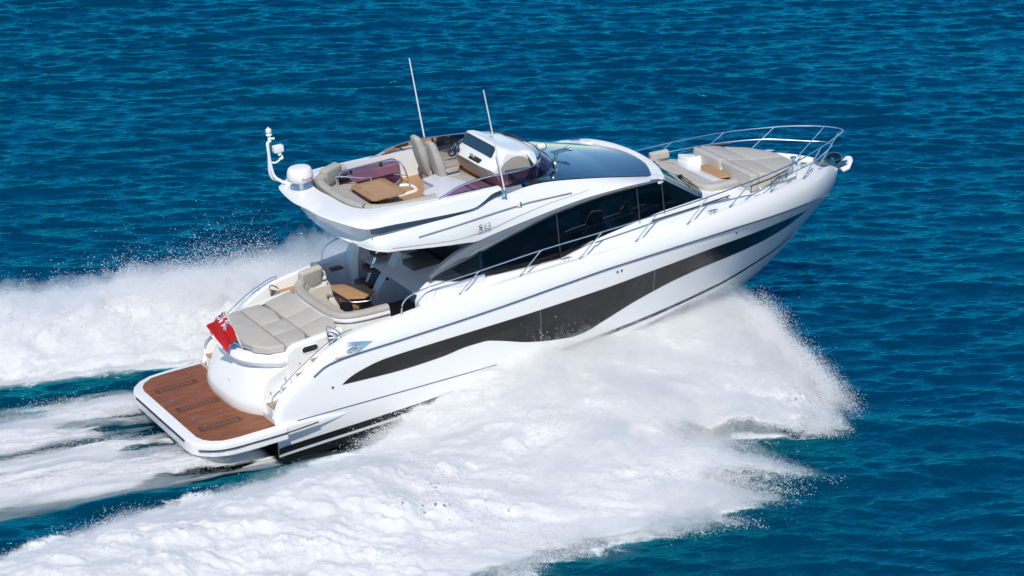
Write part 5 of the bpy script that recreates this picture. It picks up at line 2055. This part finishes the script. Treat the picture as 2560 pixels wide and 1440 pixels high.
def cloud(nn, s, xr, ar, thick, base=0.0, edge=.35, lo=.0035, hi=.010, clump=1.0, sink=.05, seed=0):
    """drops in a layer on and over the white water; torn along the flow, thinning upwards and outwards"""
    x = xr[0] + (xr[1] - xr[0]) * RNG.random(nn)
    av = ar[0] + (ar[1] - ar[0]) * RNG.random(nn)
    h, u = spray_surface(x, av, s)
    fl, ac = fc(x, av)                            # along and across the throw
    fl = fl * .6
    n1_ = fbm(fl * .9, ac * 1.3, 71 + seed + (s > 0), 4, .55)
    n2_ = fbm(fl * 3.0, ac * 4.5, 81 + seed + (s > 0), 4, .6)
    pr = np.clip(.55 + clump * (1.6 * (n1_ - .5) + 1.4 * (n2_ - .5)), 0, 1)
    g = front_gap(x, av, np.full_like(x, s))
    pr = pr * sstep(-edge, edge, g + .5 * (n2_ - .5))
    pr = pr * (sstep(-.04, .05, u) if s > 0 else np.where(x < 5, sstep(-.05, .04, u + .06 * (n1_ - .5)), 1.0))
    pr = pr * (1 - sstep(.97, 1.08, u))
    t_ = RNG.exponential(1.0, nn) * thick * np.clip(.25 + 2.2 * (n1_ - .32) + .8 * (n2_ - .5), .08, 2.0)
    z = h + base - sink + t_
    keep = RNG.random(nn) < pr
    return np.stack([x, av * s, z], -1)[keep], radii(int(keep.sum()), lo, hi)

def merged(name, label, parts):
    droplets_ = list(parts)
    drops(name, np.concatenate([q[0] for q in droplets_]), np.concatenate([q[1] for q in droplets_]), label)

def plume(nn, s, path, sig, lo, hi, dens_seed):
    """soft mist round a path of (x, a, z, spread)"""
    t_ = RNG.random(nn) * (len(path) - 1)
    i_ = np.minimum(t_.astype(int), len(path) - 2)
    f_ = t_ - i_
    A_ = np.array(path, float)
    c_ = A_[i_] * (1 - f_)[:, None] + A_[i_ + 1] * f_[:, None]
    q = c_[:, :3] + RNG.normal(size=(nn, 3)) * c_[:, 3:4] * np.array(sig)
    k = fbm(q[:, 0] * 1.2 + q[:, 2] * .7, q[:, 1] * 1.4 + q[:, 2], dens_seed, 4)
    keep = (RNG.random(nn) < np.clip((k - .32) * 3.2, .04, 1)) & (q[:, 2] > -.05)
    q = q[keep]
    q[:, 1] *= s
    return q, radii(len(q), lo, hi)

# ---- mist: closed shells of scattering air lying on the white water, thinning to nothing at their edges
def vol_mat(name, dens, col=.996, aniso=.35):
    m = bpy.data.materials.new(name)
    m.use_nodes = True
    n = m.node_tree
    n.nodes.remove(n.nodes["Principled BSDF"])
    vs_ = n.nodes.new("ShaderNodeVolumeScatter")
    vs_.inputs["Color"].default_value = (col, col, col, 1)
    vs_.inputs["Density"].default_value = dens
    vs_.inputs["Anisotropy"].default_value = aniso
    n.links.new(vs_.outputs[0], n.nodes["Material Output"].inputs["Volume"])
    return m

def closed_shell(name, X_, Y_, Zb, th, m, label):
    """lens of air: upper and lower skins that meet where the thickness runs out"""
    nu, nv = X_.shape
    keep = gridquads(nu, nv)
    t_ = th.ravel()
    kq = (t_[keep].max(1) > .006)
    border = np.zeros_like(th, bool)
    border[0], border[-1], border[:, 0], border[:, -1] = True, True, True, True
    t_ = np.where(border.ravel(), 0, t_)
    # skins are pinched together at every vertex that also touches a dropped face
    loose = np.zeros(nu * nv, bool)
    loose[keep[~kq].ravel()] = True
    t_ = np.where(loose, 0, t_)
    q = keep[kq]
    used = np.zeros(nu * nv, bool)
    used[q.ravel()] = True
    ids = np.cumsum(used) - 1
    top = np.stack([X_.ravel(), Y_.ravel(), Zb.ravel() + t_], -1)[used]
    bot = np.stack([X_.ravel(), Y_.ravel(), Zb.ravel() - np.minimum(t_, .05)], -1)[used]
    n_ = int(used.sum())
    pin = (t_ == 0)
    idt, idb = ids, ids + n_
    idb = np.where(pin, idt, idb)                 # share the rim vertices so the shell is closed
    qq = np.concatenate([idt[q], idb[q][:, ::-1]])
    if Y_[0, -1] < Y_[0, 0]:
        qq = qq[:, ::-1]
    o = nmesh(name, np.concatenate([top, bot]), qq, {}, m)
    o["kind"] = "stuff"
    o["label"] = label
    o["category"] = "mist"
    return o

def mist(s, T, dens, seed, off, du=.07, billow_=.9, xr=(-9, 16.2), floor_=0.0, sc=1.0):
    xs = np.arange(xr[0], xr[1], du)
    av = np.arange(.25, 12.6, du)
    XX, AA = np.meshgrid(xs, av, indexing='ij')
    Z, u = spray_surface(XX, AA, s)
    f, c = fc(XX, AA)
    if s > 0:
        f, c = XX, AA
    n1 = fbm(f * .55 * sc, c * .95 * sc, seed, 4)
    n2 = fbm(f * 1.8 * sc, c * 3.0 * sc, seed + 7, 4, .6, billow=True)
    g = front_gap(XX, AA, np.full_like(XX, s))
    mk = sstep(-off, off + .5, g + .9 * (n1 - .5)) * (1 - sstep(.95, 1.12, u))
    inner_ = sstep(-.05, .10, u + .1 * (n1 - .5)) if s > 0 else np.where(XX < 5.2, sstep(-.05, .10, u + .1 * (n1 - .5)), 1.0)
    if s > 0:
        inner_ = np.maximum(inner_, sstep(6, 8, XX))
    lift = .35 + .65 * sstep(3, 10, XX)
    th = T * mk * inner_ * lift * np.clip(.25 + 2.4 * (n1 - .33) + billow_ * (.45 - n2), 0, 2)
    zb = np.maximum(Z * sstep(-.8, .3, g), .02)
    return closed_shell("spray_mist_air", XX, AA * s, zb, th, vol_mat("spray air %d" % seed, dens), "soft white mist hanging over the %s spray" % ("port" if s > 0 else "starboard"))
mist(-1, .20, 2.6, 401, .30, sc=1.25)
mist(-1, .50, .60, 409, .75, billow_=1.5, sc=1.1)
mist(1, .22, 2.2, 421, .30, sc=1.25)
mist(1, 1.15, .70, 431, .6, du=.09, billow_=1.3)
xs = np.arange(-14, 1.9, .07)
ys = np.arange(-3.6, 3.6, .07)
XX, YY = np.meshgrid(xs, ys, indexing='ij')
st = fbm(XX * .35, YY * 1.6, 91, 4)
zz_ = -.15 + .38 * (st - .4) + .18 * np.exp(-((np.abs(YY) - 1.5) / .7) ** 2) * sstep(0.5, -3, XX) - .03
th = .13 * np.clip((fbm(XX * .35, YY * 2.6, 441, 5, .6) - .36) * 4.5, 0, 1.4) * (1 - sstep(2.2, 3.4, np.abs(YY))) * (1 - .85 * np.exp(-((YY - .32 - .04 * XX) / .25) ** 2)) * (1 - sstep(1.3, 1.85, XX))
closed_shell("wash_mist_air", XX, YY, zz_, th, vol_mat("wash air", 4.0), "soft white mist over the streaked wash astern")
SC.cycles.volume_bounces = 5

merged("spray_mist", "fine white drops flying off the starboard spray", [
    cloud(900000, -1, (-6.5, 15.7), (.3, 12.2), .07),
    cloud(260000, -1, (7.0, 14.5), (5.5, 12.0), .05, base=-.02, edge=1.7, lo=.004, hi=.013, clump=2.2, seed=11),
    cloud(420000, -1, (3, 14.8), (2.7, 11.6), .16, edge=.3, lo=.0035, hi=.012, clump=2.4, seed=21),
    cloud(500000, -1, (8.0, 15.7), (.3, 11.6), .15, edge=.6, lo=.003, hi=.009),
    plume(220000, -1, [(15.35, .75, .75, .16), (15.1, 1.6, .95, .20), (14.7, 3.0, .85, .26), (14.5, 5.0, .45, .25), (14.1, 6.9, .16, .22)], (1, 1, .8), .003, .009, 5)])
merged("spray_mist", "fine white drops and mist rising off the port spray", [
    cloud(600000, 1, (-6.5, 12.5), (2.0, 11.0), .09, seed=3),
    cloud(420000, 1, (-6, 7.5), (5.4, 8.6), .24, clump=2.6, lo=.003, hi=.012, seed=5),
    plume(450000, 1, [(11, 3.2, .8, .45), (8.5, 4.2, 1.0, .58), (6, 5.2, .95, .52), (3.8, 6.0, .85, .40), (2.0, 6.4, .75, .28)], (1.3, 1, .75), .003, .008, 9)])

def wash_drops(nn):
    x = -12 + 12.9 * RNG.random(nn)
    y = RNG.uniform(-3.1, 3.1, nn)
    k = fbm(x * .5, y * 2.2, 91, 4)
    k2 = fbm(x * 2.0, y * 5.0, 93, 3)
    pr = np.clip((k - .36) * 3.4 + (k2 - .5) * 1.2, 0, 1) * (1 - sstep(2.0, 3.0, np.abs(y))) * (1 - .9 * np.exp(-((y - .32 - .04 * x) / .24) ** 2)) * (1 - sstep(.4, .9, x))
    z = -.14 + .38 * (k - .4) + .06 * RNG.exponential(1.0, nn) + .18 * np.exp(-((np.abs(y) - 1.5) / .7) ** 2) * sstep(.5, -3, x)
    kp = RNG.random(nn) < pr
    return np.stack([x, y, z], -1)[kp], radii(int(kp.sum()), .0035, .010)
merged("wash_mist", "fine white drops over the wash astern", [wash_drops(160000)])
